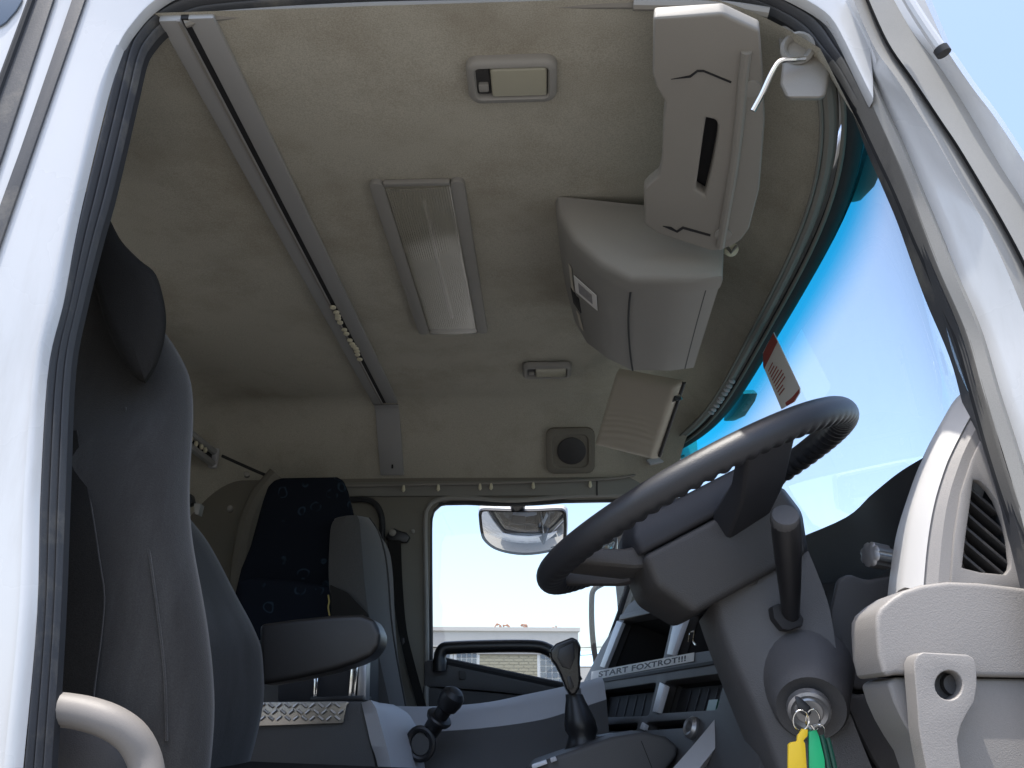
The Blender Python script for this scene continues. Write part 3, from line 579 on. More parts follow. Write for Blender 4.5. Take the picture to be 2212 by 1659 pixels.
# ---- driver-side overhead document holder
dh = thing('document_holder', 'pale plastic overhead holder with a dark slot above the steering wheel', 'holder', VZ(1520, 300, 1.02))
hp = VZ(1412, 28, 0.992); hn = (VZ(1640, 55, 0.972) - hp).cross(VZ(1392, 475, 0.915) - hp).normalized()
if hn.z > 0: hn = -hn
def H(x, y, off=0.0): return VP(x, y, hp, hn) + hn * off
hol = [(1412, 28), (1560, 18), (1640, 55), (1648, 150), (1652, 250), (1640, 400), (1618, 485), (1600, 510), (1585, 520), (1556, 533), (1535, 533), (1480, 515), (1420, 495), (1392, 475), (1391, 400), (1400, 390), (1422, 372), (1430, 340), (1433, 250), (1437, 210), (1418, 178), (1410, 150)]
slot = [(1525, 245), (1546, 250), (1551, 262), (1549, 290), (1538, 350), (1523, 413), (1503, 400), (1510, 350), (1518, 290)]
MB().plate([H(x, y, 0.012) for x, y in hol], [[H(x, y, 0.012) for x, y in slot]], hn * -0.028).build('holder_plate', M_PALE, dh, bevel=0.006, seg=3)
MB().plate([H(x, y, -0.017) for x, y in [(1490, 235), (1560, 235), (1560, 420), (1490, 420)]], [], hn * -0.004).build('slot_back', M_CAVE, dh)
MB().tube(spline([H(x, y, 0.012) for x, y in [(1612, 100), (1606, 150), (1597, 250), (1585, 350), (1568, 450), (1556, 522)]], 24), 0.0085, 10).build('ridge', M_PALE, dh)
for pts in ([(1450, 160), (1490, 152), (1506, 140), (1520, 140), (1580, 165), (1578, 168), (1520, 144), (1507, 144), (1492, 156)], [(1432, 478), (1450, 480), (1462, 488), (1475, 479), (1535, 496), (1534, 500), (1476, 484), (1463, 492)]):
    MB().prism([H(x, y, 0.0135) for x, y in pts], hn * -0.003).build('clip_slot', M_CAVE, dh)
for x, y in ((1622, 180), (1562, 496)):
    MB().lathe(H(x, y, 0.011), hn, [(0, 0.017), (0.004, 0.016), (0.005, 0.008)], 16).build('round_cap', M_GREY, dh)
# sun-visor bracket with bent chrome rod
vb = thing('visor_bracket', 'pale cover with bent chrome rod in the front roof corner', 'bracket', V(1720, 110, 1.12))
MB().prism([V(x, y, 1.015) for x, y in [(1678, 60), (1720, 40), (1790, 90), (1800, 130), (1784, 208), (1770, 212), (1700, 212), (1685, 180), (1690, 130)]], (0.01, 0.03, 0.02)).build('cover_plate', M_PALE, vb, bevel=0.008, seg=3)
MB().lathe(V(1722, 108, 1.012), (-0.2, -1, -0.35), [(0, 0.026), (0.008, 0.026), (0.012, 0.021), (0.008, 0.016), (0.002, 0.014)], 20).build('socket', M_GREY, vb)
MB().tube(spline([V(x, y, Y) for x, y, Y in [(1738, 128, 1.000), (1714, 130, 0.994), (1692, 131, 0.992), (1678, 140, 0.994), (1662, 168, 1.00), (1645, 205, 1.01), (1626, 240, 1.02)]], 24), 0.0042, 8).build('chrome_rod', M_CHROME, vb)
# visor clip
vc = thing('visor_clip', 'small cream plastic clip on the roof edge below the document holder', 'clip', V(1580, 540, 1.62))
MB().lathe(V(1578, 538, 1.64), (0.1, -0.7, -0.7), [(-0.01, 0.017), (0.008, 0.016), (0.012, 0.010)], 14).build('clip_base', M_CREAM, vc)
MB().tube([V(1566, 528, 1.63), V(1580, 545, 1.62), V(1590, 532, 1.63)], 0.004, 8).build('clip_hook', M_PALE, vc)

# ---- passenger sun visor, folded up
pv = thing('sun_visor', 'creased pale vinyl passenger sun visor folded against the roof', 'sun visor', VZ(1385, 900, 0.97))
vpp = V(1338, 797, 2.42); vpn = (V(1478, 824, 2.26) - vpp).cross(V(1290, 958, 2.72) - vpp).normalized()
if vpn.z > 0: vpn = -vpn
def VV(x, y): return VP(x, y, vpp, vpn)
crn = [(1338, 797), (1478, 824), (1420, 990), (1290, 958)]
vc4 = [VV(x, y) for x, y in crn]
def visor_fn(u, v):
    p = lerp(lerp(vc4[0], vc4[1], u), lerp(vc4[3], vc4[2], u), v)
    e = min(1, min(u, 1 - u) / 0.09, min(v, 1 - v) / 0.07); bul = math.sqrt(max(0, 1 - (1 - e) ** 2)) * 0.026
    cr = 0.0016 * math.exp(-((v - 0.66) / 0.2) ** 2) * math.sin(v * 78 + u * 7 + 2.5 * math.sin(u * 4) + 1.5 * math.sin(v * 11)) * e
    return p + vpn * (bul + cr)
mbv = MB().grid(visor_fn, 36, 60)
mbv.build('visor_pad', M_PALEV, pv, ang=80)
MB().prism([p - vpn * 0.001 for p in vc4], vpn * -0.004).build('visor_backing', M_PALEV, pv, bevel=0.001)
MB().tube(spline([VV(1478, 826), VV(1470, 850), VV(1425, 985)], 10), 0.006, 8).build('pivot_rod', M_DGREY, pv)
MB().prism([VV(x, y) + vpn * 0.014 for x, y in [(1454, 853), (1476, 848), (1482, 858), (1458, 866)]], vpn * 0.004).build('clip', M_CHROME, pv, bevel=0.001)
MB().prism([V(x, y, 2.86) for x, y in [(1396, 993), (1420, 984), (1450, 985), (1446, 996), (1405, 1003)]], (0, 0.02, 0)).build('pivot_foot', M_LGREY, pv, bevel=0.004)

# ---- front curtain runners on the windscreen header
fr = thing('front_curtain_runner', 'cluster of clear runners on the windscreen header', 'curtain runner', Vector((xw_top(2.4) - 0.04, 2.4, 0.915)))
fb_ = MB().lathe((0, 0, 0), (-0.5, 0, -0.8), [(0, 0.004), (0.003, 0.0095), (0.009, 0.0095), (0.012, 0.004)], 10).build('runner', M_LGREY, fr)
for i in range(9):
    o = fb_ if i == 0 else copy_obj(fb_, fr)
    y = 2.26 + i * 0.034 + random.uniform(-.006, .006); o.location = (xw_top(y) - 0.046, y, 0.918)
# two exterior visor brackets seen through the tinted band
for nm, px, lab in (('roof_bracket', [(1862, 238), (1878, 262), (1876, 300), (1862, 350), (1840, 405), (1812, 436), (1790, 440), (1800, 400), (1830, 300)], 'dark rounded bracket outside the tinted windscreen top, driver side'),
                    ('roof_bracket', [(1598, 842), (1606, 850), (1600, 868), (1580, 900), (1560, 910), (1570, 880)], 'small dark bracket outside the windscreen top, near its far end')):
    q = [VX(x, y, 0.66) for x, y in px]
    tag(MB().prism(q, (0.05, 0, 0.0)).build(nm, M_TEAL, None, bevel=0.01), lab, 'bracket')

# ================================================================== CARD ON THE WINDSCREEN
cd = thing('notice_card', 'white and red notice card stuck to the windscreen above the steering wheel', 'card', VX(1690, 800, 0.60))
cpn = Vector((-1, 0, -0.11)).normalized(); cpp = Vector((0.585, 1.8, 0.8)) + cpn * 0.006
def CP(x, y, o=0.0): return VP(x, y, cpp, cpn) + cpn * o
MB().prism([CP(x, y) for x, y in [(1671, 718), (1728, 838), (1728, 848), (1716, 868), (1688, 884), (1649, 792), (1648, 762)]], cpn * -0.0015).build('card', M_PAPER, cd)
MB().prism([CP(x, y, 0.0006) for x, y in [(1671, 719), (1680, 738), (1651, 797), (1649, 790), (1649, 763)]], cpn * 0.0004).build('red_header', M_RED, cd)
MB().prism([CP(x, y, 0.0006) for x, y in [(1727, 840), (1727, 848), (1715, 868), (1700, 877), (1697, 870), (1712, 858)]], cpn * 0.0004).build('red_footer', M_RED, cd)
ln = MB()
a0, a1, b0 = Vector((1652, 800)), Vector((1682, 742)), Vector((1688, 880))
for k in range(9):
    t = 0.10 + k * 0.085; L0 = lerp(Vector((1653, 800)), Vector((1686, 874)), t); L1 = lerp(Vector((1681, 742)), Vector((1723, 832)), t)
    s_, e_ = lerp(L0, L1, 0.12), lerp(L0, L1, random.choice((0.55, 0.75, 0.68, 0.45)))
    for d in (0,):
        ln.prism([CP(*s_, 0.0006), CP(*e_, 0.0006), CP(e_.x + 1.0, e_.y + 2.4, 0.0006), CP(s_.x + 1.0, s_.y + 2.4, 0.0006)], cpn * 0.0004)
ln.build('printed_lines', M_RED, cd)

# ================================================================== DASHBOARD
dash = thing('dashboard', 'grey moulded dashboard with dark hood behind the steering wheel', 'dashboard', (0.55, 1.9, -0.3))
# dark hood and instrument face on the driver's side
hood = [V(1700, 1172, 1.90), V(1823, 1120, 1.62), V(1882, 1069, 1.42), V(1940, 1022, 1.28), V(1995, 988, 1.18)]
low = [V(1700, 1340, 1.80), V(1780, 1370, 1.60), V(1845, 1350, 1.47), V(1905, 1320, 1.40), V(1965, 1300, 1.30)]
hb = [p + Vector((0.17, 0.02, -0.10)) for p in hood]; lb = [p + Vector((0.22, 0, -0.1)) for p in low]
mid = [lerp(a, b, .55) + Vector((0.06, 0, 0.0)) for a, b in zip(hood, low)]
rails([hood, mid, low, lb, hb], 20).build('instrument_hood', M_NAVY, dash, ang=50)
# top of dash across the cab under the windscreen
MB().loft([[Vector((0.50, Y, 0.02)), Vector((xw(Y, .2) - 0.17, Y, 0.215)), Vector((xw(Y, .2) - 0.10, Y, 0.245)), Vector((xw(Y, .2) + 0.01, Y, 0.22)), Vector((xw(Y, .2) + 0.01, Y, -0.4)), Vector((0.5, Y, -0.4))] for Y in [1.75 + 1.15 * i / 12 for i in range(13)]]).build('dash_top', M_NAVY, dash, ang=40)
# knee panel right of the column
kp = [(1792, 1315), (1806, 1250), (1832, 1238), (1870, 1252), (1935, 1240), (1960, 1260), (1960, 1480), (1935, 1480), (1850, 1492), (1818, 1478), (1800, 1430), (1788, 1370)]
MB().prism([V(x, y, 1.36) for x, y in kp], (0.04, 0.10, 0)).build('switch_panel', M_DASH, dash, bevel=0.012, seg=3)
kl = [(1812, 1490), (1850, 1500), (1935, 1490), (1990, 1500), (2060, 1720), (1935, 1720), (1880, 1640), (1845, 1570)]
MB().prism([V(x, y, 1.35) for x, y in kl], (0.04, 0.10, 0)).build('knee_panel', M_DASH, dash, bevel=0.010, seg=3)
MB().box((0.62, 1.5, -0.2), (0.10, 0.9, 0.75)).build('dash_back', M_NAVY, dash)
# driver-side end of the dash with air vent
e0 = [(1941, 1275), (1947, 1220), (1962, 1118), (1988, 1030), (2018, 948), (2053, 877), (2079, 848), (2102, 838)]
e1 = [(1994, 1275), (2003, 1176), (2018, 1088), (2041, 1012), (2060, 968), (2085, 920), (2108, 880), (2128, 850)]
e2 = [(2053, 1275), (2062, 1156), (2076, 1065), (2100, 992), (2112, 962), (2129, 930), (2145, 900), (2160, 870)]
r0, r1, r2_ = [V(x, y, 1.088) for x, y in e0], [V(x, y, 1.052) for x, y in e1], [V(x, y, 1.044) for x, y in e2]
rc = [p + Vector((0.03, 0.12, 0)) for p in r0]
rd = [p + Vector((0.10, 0.10, 0)) for p in r2_]
rm = [lerp(a, b, 0.5) + Vector((-0.006, -0.006, 0.004)) for a, b in zip(r0, r1)]
rails([r0, [lerp(a, b, 0.35) + Vector((-0.004, -0.004, 0.003)) for a, b in zip(r0, r1)], r1, [p + Vector((0.01, 0.02, 0)) for p in r1], rc], 30).build('end_lip', M_SUNLIP, dash, ang=40)  # sun on this lip is painted in by a paler plastic
rails([[p + Vector((0.001, 0.003, 0)) for p in r1], [lerp(a, b, .5) + Vector((0.0, -0.003, 0)) for a, b in zip(r1, r2_)], r2_, rd, rc], 30).build('end_moulding', M_DOORGREY, dash, ang=25)
face = [(2053, 1275), (2062, 1156), (2076, 1065), (2100, 992), (2129, 930), (2165, 870), (2330, 870), (2330, 1275)]
vent = [(2103, 1036), (2095, 1100), (2086, 1165), (2079, 1226), (2120, 1236), (2173, 1241), (2183, 1228), (2185, 1214), (2179, 1162), (2168, 1120), (2152, 1080), (2135, 1055), (2117, 1039)]
MB().plate([V(x, y, 1.040) for x, y in face], [[V(x, y, 1.040) for x, y in vent]], (0, 0.012, 0)).build('vent_face', M_DOORGREY, dash, bevel=0.003)
vn = MB().plate([V(x, y, 1.092) for x, y in [(2040, 1000), (2230, 1000), (2230, 1262), (2040, 1262)]], [], (0, 0.01, 0)).build('vent_duct', M_CAVE, dash)
for k, (x0, y0, x1_, y1_) in enumerate([(2098, 1056, 2158, 1108), (2094, 1082, 2172, 1150), (2090, 1110, 2181, 1190), (2086, 1138, 2184, 1222), (2083, 1168, 2168, 1240), (2081, 1198, 2128, 1238)]):
    a, b = V(x0, y0, 1.050), V(x1_, y1_, 1.050)
    d = (b - a).normalized(); nrm = Vector((d.z, 0, -d.x)) * 0.0018
    MB().prism([a - nrm, b - nrm, b + nrm, a + nrm], (0.0, 0.035, 0.0)).build('vent_slat', M_DGREY, dash, bevel=0.001)
# lower end panel below the vent
lp_top = [(1893, 1358), (1893, 1330), (1901, 1313), (1924, 1293), (1950, 1276), (1992, 1263), (2049, 1256), (2120, 1259), (2212, 1270), (2330, 1285)]
lp = lp_top + [(2330, 1464), (2212, 1463), (1935, 1457), (1915, 1462), (1907, 1452), (1897, 1415)]
MB().prism([V(x, y, 1.022) for x, y in lp], (0.0, 0.09, 0)).build('end_panel', M_DOORGREY, dash, bevel=0.012, seg=4)
ll2 = [(1917, 1474), (1935, 1462), (2330, 1468), (2330, 1760), (2040, 1760), (2006, 1659), (1995, 1628), (1972, 1594), (1950, 1557), (1930, 1514)]
MB().prism([V(x, y, 1.034) for x, y in ll2], (0.0, 0.09, 0)).build('lower_end_panel', M_DOORGREY, dash, bevel=0.010, seg=3)
gh = thing('grab_handle', 'pale grab handle with a dark round bolt recess beside the windscreen pillar', 'grab handle', V(2050, 1600, 1.03))
ghp = [(1976, 1458), (1975, 1430), (1981, 1415), (1995, 1409), (2091, 1414), (2103, 1421), (2110, 1435), (2111, 1480), (2106, 1514), (2089, 1543), (2077, 1566), (2069, 1597), (2072, 1628), (2080, 1680), (2090, 1740), (2010, 1740), (2001, 1659), (1992, 1614), (1985, 1571), (1981, 1514)]
bolt = [(2050 + 30 * math.cos(a * math.pi / 10), 1480 + 32 * math.sin(a * math.pi / 10)) for a in range(20)]
MB().plate([V(x, y, 0.992) for x, y in ghp], [[V(x, y, 0.992) for x, y in bolt]], (0, 0.030, 0)).build('handle_body', M_DOORGREY, gh, bevel=0.006, seg=3)
MB().lathe(V(2050, 1480, 1.020), (0, -1, 0), [(0, 0.026), (0.004, 0.026), (0.004, 0.012), (0.012, 0.011), (0.012, 0.0)], 20, cap=False).build('bolt', M_DGREY, gh)
# small knob on a stalk next to the instruments
kn = thing('dash_knob', 'small ribbed metallic knob beside the instrument hood', 'knob', V(1898, 1200, 1.24))
kd = (V(1925, 1206, 1.25) - V(1875, 1196, 1.23)).normalized()
ko = V(1876, 1197, 1.235)
rr = []
for h, r in ((0, 0.013), (0.003, 0.0185), (0.032, 0.0185), (0.035, 0.015)):
    a = kd.orthogonal().normalized(); b = kd.cross(a)
    rr.append([ko + kd * h + (a * math.cos(2 * math.pi * k / 48) + b * math.sin(2 * math.pi * k / 48)) * (r - (0.0016 if k % 6 in (0, 1) else 0)) for k in range(48)])
MB().loft(rr).build('grip', M_STEEL, kn, ang=30)
MB().lathe(ko + kd * 0.035, kd, [(0, 0.009), (0.05, 0.009)], 14).build('spindle', M_BLACK, kn)

# ---- centre stack, turned towards the driver
cs = thing('centre_stack', 'dark centre dashboard stack with open pockets and silver edge strips', 'dashboard console', V(1400, 1550, 2.0))
csd = Vector((-0.136, 0.99, 0)).normalized(); cse = Vector((math.sin(R(19)), 0.0, math.cos(R(19)))); csn = csd.cross(cse).normalized()
if csn.x > 0: csn = -csn
csp = V(1500, 1415, 1.85)
def C(x, y, o=0.0): return VP(x, y, csp, csn) + csn * o
so_ = [(1250, 1492), (1261, 1471), (1301, 1394), (1340, 1333), (1357, 1306), (1385, 1284), (1440, 1264), (1640, 1225), (1640, 1720), (1250, 1720)]
op1 = [(1347, 1340), (1456, 1318), (1432, 1424), (1306, 1445)]
op2 = [(1486, 1320), (1600, 1300), (1575, 1398), (1453, 1417)]
op3 = [(1290, 1493), (1418, 1474), (1401, 1546), (1276, 1550)]
op4 = [(1437, 1471), (1568, 1453), (1548, 1533), (1417, 1541)]
op5 = [(1294, 1567), (1378, 1561), (1375, 1577), (1292, 1582)]
op6 = [(1396, 1560), (1484, 1554), (1480, 1572), (1392, 1578)]
def rnd(pts, r=0.18):
    out = []
    for i in range(len(pts)):
        p, a, b = Vector(pts[i]), Vector(pts[i - 1]), Vector(pts[(i + 1) % len(pts)])
        la, lb_ = min(6, (a - p).length * .3), min(6, (b - p).length * .3)
        A, B = p + (a - p).normalized() * la, p + (b - p).normalized() * lb_
        out += [tuple(A), tuple((A + B + 2 * p) / 4), tuple(B)]
    return out
ops = [rnd(o) for o in (op1, op2, op3, op4, op5, op6)]
MB().plate([C(x, y) for x, y in so_], [[C(x, y) for x, y in o] for o in ops], csn * -0.03).build('fascia', M_DASH, cs, bevel=0.003)
for o, dp in zip((op1, op2, op3, op4, op5, op6), (0.16, 0.10, 0.06, 0.06, 0.05, 0.05)):
    c0 = sum((C(x, y) for x, y in o), Vector()) / 4
    q = [c0 + (C(x, y) - c0) * 1.04 for x, y in o]
    a = [p + csn * -0.028 for p in q]; b = [c0 + (p - c0) * 0.92 + csn * -dp for p in q]
    MB().add(a + b, [(0, 1, 5, 4), (1, 2, 6, 5), (2, 3, 7, 6), (3, 0, 4, 7), (4, 5, 6, 7)]).build('pocket', M_CAVE, cs)
for pts in ([(1336, 1342), (1348, 1346), (1309, 1444), (1299, 1441)], [(1462, 1334), (1486, 1333), (1457, 1417), (1445, 1415)], [(1288, 1494), (1297, 1500), (1285, 1539), (1276, 1536)], [(1430, 1475), (1442, 1482), (1425, 1541), (1414, 1539)], [(1392, 1561), (1397, 1566), (1393, 1578), (1386, 1576)]):
    MB().prism([C(x, y, 0.006) for x, y in pts], csn * -0.012).build('silver_strip', M_SILV, cs, bevel=0.002)
MB().prism([C(x, y, 0.001) for x, y in [(1262, 1474), (1560, 1426), (1560, 1433), (1262, 1481)]], csn * 0.002).build('shadow_gap', M_CAVE, cs)
MB().prism([C(x, y, 0.014) for x, y in [(1349, 1330), (1470, 1304), (1470, 1318), (1345, 1342)]], csn * -0.012).build('brow', M_DASH, cs, bevel=0.004)
# stereo faces in the lower pockets
def CI(quad, u, v, o):
    a, b, c, d = [Vector(p) for p in quad]; q = lerp(lerp(a, b, u), lerp(d, c, u), v); return C(q.x, q.y, o)
for quad in (op3, op4):
    MB().add([CI(quad, u, v, -0.034) for u, v in ((.05, .1), (.97, .1), (.97, .94), (.05, .94))], [(0, 1, 2, 3)]).build('pocket_cover', M_CAVE, cs)
    for k in range(5):
        u = 0.22 + 0.14 * k
        MB().prism([CI(quad, u, .18, -0.033), CI(quad, u + .012, .18, -0.033), CI(quad, u + .012, .86, -0.033), CI(quad, u, .86, -0.033)], csn * 0.0015).build('cover_rib', M_NAVY, cs)
MB().prism([CI(op4, u, v, -0.03) for u, v in ((.60, .55), (.74, .55), (.74, .9), (.60, .9))], csn * 0.004).build('display', M_DGRN, cs)
# loose clip inside the upper right pocket
MB().tube(spline([C(x, y, -0.01) for x, y in [(1478, 1384), (1482, 1364), (1491, 1362), (1488, 1380), (1494, 1390)]], 16), 0.0022, 6).build('wire_clip', M_CHROME, cs)
# lighter socket
lc = C(1500, 1574)
MB().lathe(lc - csn * 0.01, csn + Vector((0, -0.25, 0)), [(0, 0.022), (0.02, 0.021), (0.026, 0.016), (0.024, 0.011), (0.012, 0.010), (0.012, 0.0)], 24, cap=False).build('lighter_socket', M_STEEL, cs)
# label strip
lb = thing('label_strip', 'white label strip with START FOXTROT lettering on the centre stack', 'label', C(1390, 1440))
LQ = [(1279, 1451), (1501, 1410), (1500, 1429), (1277, 1470)]
MB().prism([C(x, y, 0.0012) for x, y in LQ], csn * 0.0008).build('strip', M_PAPER, lb)
tcu = bpy.data.curves.new('lettering', 'FONT'); tcu.body = 'START FOXTROT!!!'; tcu.size = 1.0; tcu.align_x = 'LEFT'; tcu.align_y = 'BOTTOM_BASELINE'; tcu.extrude = 0.0; tcu.offset = 0.03; tcu.space_character = 1.08
to = bpy.data.objects.new('lettering', tcu); col.objects.link(to); tcu.materials.append(M_INK)
bpy.context.view_layer.update()
tw = to.dimensions.x
me = bpy.data.meshes.new_from_object(to.evaluated_get(bpy.context.evaluated_depsgraph_get())); bpy.data.objects.remove(to)
qa, qb, qc, qd = [Vector(p) for p in LQ]     # TL, TR, BR, BL
for v in me.vertices:
    u_, w_ = 0.075 + 0.85 * v.co.x / tw, 0.20 + 0.60 * v.co.y / 0.70
    q_ = lerp(lerp(qd, qc, u_), lerp(qa, qb, u_), w_); v.co = C(q_.x, q_.y, 0.0026)
lo = bpy.data.objects.new('lettering', me); col.objects.link(lo); adopt(lo, lb)

# ---- lower console
con = thing('centre_console', 'grey engine-cover console with pale sweeping edge between the seats', 'console', V(1000, 1640, 2.1))
ut = [(800, 1522), (832, 1524), (931, 1526), (1045, 1518), (1141, 1499), (1221, 1482), (1300, 1462)]
ub = [(800, 1580), (850, 1582), (931, 1580), (1045, 1572), (1160, 1556), (1225, 1538), (1310, 1510)]
ru, rl = [V(x, y, 2.40) for x, y in ut], [V(x, y, 2.28) for x, y in ub]
rmid = [lerp(a, b, .35) + Vector((0, -0.03, 0.004)) for a, b in zip(ru, rl)]
rback = [p + Vector((0, 0.10, -0.10)) for p in ru]
rails([ru, rmid, rl, [p + Vector((0, 0.05, -0.10)) for p in rl], rback], 30).build('console_edge', M_LGREY, con, ang=40)
sd = [V(x, y + 1, 2.27) for x, y in ub]; sb_ = [p + Vector((0, -0.12, -0.30)) for p in sd]
rails([sd, [lerp(a, b, .3) + Vector((0, -0.02, 0)) for a, b in zip(sd, sb_)], sb_, [p + Vector((0, 0.3, 0)) for p in sb_], [p + Vector((0, 0.06, -0.01)) for p in sd]], 24).build('console_side', M_DASH, con, ang=40)
# rounded pale end and the box with tread plate
en = [[V(x, y, 2.02) for x, y in [(781, 1518), (785, 1536), (793, 1570), (801, 1606), (813, 1642), (830, 1720)]],
      [V(x, y, 2.00) for x, y in [(800, 1512), (812, 1530), (822, 1565), (832, 1602), (842, 1642), (856, 1720)]],
      [V(x, y, 2.06) for x, y in [(819, 1518), (842, 1539), (856, 1562), (864, 1581), (882, 1642), (900, 1720)]],
      [V(x, y, 2.22) for x, y in [(850, 1522), (880, 1540), (895, 1562), (905, 1581), (915, 1642), (930, 1720)]],
      [V(x, y, 2.22) for x, y in [(790, 1518), (795, 1536), (800, 1570), (805, 1606), (815, 1642), (830, 1720)]]]
rails(en, 16).build('console_end', M_LGREY, con, ang=50)
MB().prism([V(x, y, 2.03) for x, y in [(500, 1515), (782, 1515), (788, 1540), (800, 1600), (830, 1740), (500, 1740)]], (0, 0.30, 0)).build('console_box', M_DASH, con, bevel=0.008)
tpl = MB()
tq = [(500, 1516), (749, 1514), (741, 1562), (500, 1570)]
tpl.prism([V(x, y, 2.02) for x, y in [(500, 1517), (746, 1515), (754, 1517), (748, 1525), (741, 1562), (500, 1570)]], (0, 0.008, 0))
tpo = tpl.build('tread_plate', M_PLATE, con, bevel=0.002)
bars = MB()
for i in range(13):
    for j in range(3):
        x, y = 508 + i * 18 + (j % 2) * 8, 1524 + j * 14
        s = 1 if (i + j) % 2 else -1
        a, b = V(x, y + 4 * s, 2.0185), V(x + 10, y - 4 * s, 2.0185)
        bars.tube([a, b], 0.0034, 6)
bars.build('tread_bar', M_PLATE, tpo, kind='stuff')
# front hump of the console and the pale strip that sweeps down by the driver's knee
hm = [(1100, 1720), (1146, 1652), (1236, 1621), (1320, 1592), (1389, 1581), (1438, 1591), (1465, 1613), (1461, 1636), (1438, 1665), (1400, 1720)]
MB().prism([V(x, y, 1.78) for x, y in hm], (0, 0.25, 0)).build('console_hump', M_DASH, con, bevel=0.02, seg=4)
MB().prism([V(x, y, 1.779) for x, y in [(1384, 1600), (1386, 1600), (1412, 1665), (1410, 1665)]], (0, 0.002, 0)).build('hump_joint', M_CAVE, con)
MB().prism([V(x, y, 1.765) for x, y in [(1148, 1652), (1180, 1641), (1183, 1650), (1150, 1662)]], (0, 0.02, 0)).build('shift_gate_mark', M_SILV, con, bevel=0.002)
MB().prism([V(x, y, 1.765) for x, y in [(1188, 1638), (1200, 1634), (1204, 1643), (1190, 1648)]], (0, 0.02, 0)).build('shift_gate_mark', M_LGREY, con, bevel=0.002)
k0 = [V(x, y, 1.62) for x, y in [(1586, 1495), (1548, 1548), (1504, 1602), (1454, 1659), (1400, 1720)]]
k1 = [V(x, y, 1.58) for x, y in [(1612, 1518), (1572, 1576), (1542, 1620), (1511, 1659), (1460, 1720)]]
rails([k0, k1, [p + Vector((0.05, 0.08, 0)) for p in k1], [p + Vector((0.03, 0.1, 0)) for p in k0]], 20).build('knee_strip', M_LGREY, con, ang=40)
MB().prism([V(x, y, 1.60) for x, y in [(1604, 1520), (1640, 1520), (1720, 1740), (1440, 1740), (1511, 1661), (1570, 1578)]], (0.03, 0.12, 0)).build('knee_side', M_DASH, con, bevel=0.004)

# ---- gear lever
gl_ = thing('gear_lever', 'black gear lever with glossy knob and rubber boot rising from the console', 'gear lever', V(1270, 1600, 1.95))
bt = [(1240, 1500, 0.019), (1243, 1512, 0.021), (1247, 1530, 0.027), (1252, 1555, 0.034), (1256, 1578, 0.036), (1258, 1590, 0.030), (1262, 1612, 0.040), (1268, 1640, 0.058)]
pth = [V(x, y, 1.95) for x, y, r in bt]
mb = MB(); rings = []
for p, (x, y, r) in zip(pth, bt): rings.append([p + Vector((r * math.cos(2 * math.pi * k / 20), r * 1.0 * math.sin(2 * math.pi * k / 20), 0)) for k in range(20)])
mb.loft(rings).build('boot', M_BLACK, gl_, ang=60)
MB().prism([V(x, y, 1.93) for x, y in [(1234, 1612), (1290, 1590), (1330, 1583), (1345, 1600), (1290, 1630), (1240, 1645)]], (0, 0.1, 0)).build('boot_base', M_BLACK, gl_, bevel=0.01)
knob = [(1187, 1406), (1200, 1390), (1236, 1376), (1248, 1382), (1255, 1396), (1253, 1430), (1255, 1470), (1252, 1486), (1244, 1500), (1232, 1502), (1222, 1488), (1210, 1456), (1200, 1436), (1190, 1424)]
MB().prism([V(x, y, 1.915) for x, y in knob], (0, 0.062, 0)).build('knob', mat('glossy_black', (0.012, 0.012, 0.013), 0.22, 0.1, 8), gl_, bevel=0.016, seg=4)
MB().prism([V(x, y, 1.911) for x, y in [(1208, 1402), (1238, 1388), (1242, 1420), (1232, 1446), (1214, 1440), (1204, 1420)]], (0, 0.006, 0)).build('knob_cap', M_BLACK, gl_, bevel=0.002)
MB().prism([V(x, y, 1.912) for x, y in [(1224, 1462), (1232, 1460), (1240, 1482), (1236, 1490), (1228, 1488)]], (0, 0.006, 0)).build('shift_button', M_ARM, gl_, bevel=0.002)
MB().tube([V(1240, 1488, 1.95), V(1243, 1512, 1.95)], 0.015, 12).build('shaft', M_STEEL, gl_)

# ---- small hand valve on the console
hv = thing('hand_brake_valve', 'short black hand brake lever with collar beside the tread plate', 'lever', V(925, 1590, 2.12))
ax = (V(978, 1505, 2.10) - V(930, 1580, 2.14)).normalized(); og = V(930, 1580, 2.14)
Lh = (V(978, 1505, 2.10) - og).length
MB().lathe(og, ax, [(-0.01, 0.020), (Lh * .30, 0.022), (Lh * .32, 0.030), (Lh * .40, 0.033), (Lh * .44, 0.030), (Lh * .45, 0.018), (Lh * .66, 0.019), (Lh * .72, 0.026), (Lh * .92, 0.030), (Lh * 1.06, 0.028), (Lh * 1.16, 0.018), (Lh * 1.19, 0.0)], 20, cap=False).build('lever', M_BLACK, hv, ang=35)
MB().tube([V(908 + 27 * math.cos(a * math.pi / 12), 1607 + 33 * math.sin(a * math.pi / 12), 2.12) for a in range(24)], 0.008, 8, closed=True).build('mount_ring', M_BLACK, hv)
MB().lathe(V(908, 1607, 2.125), (0, -1, 0), [(-0.03, 0.033), (0.0, 0.032), (0.002, 0.0)], 20, cap=False).build('mount_plate', M_DASH, hv)

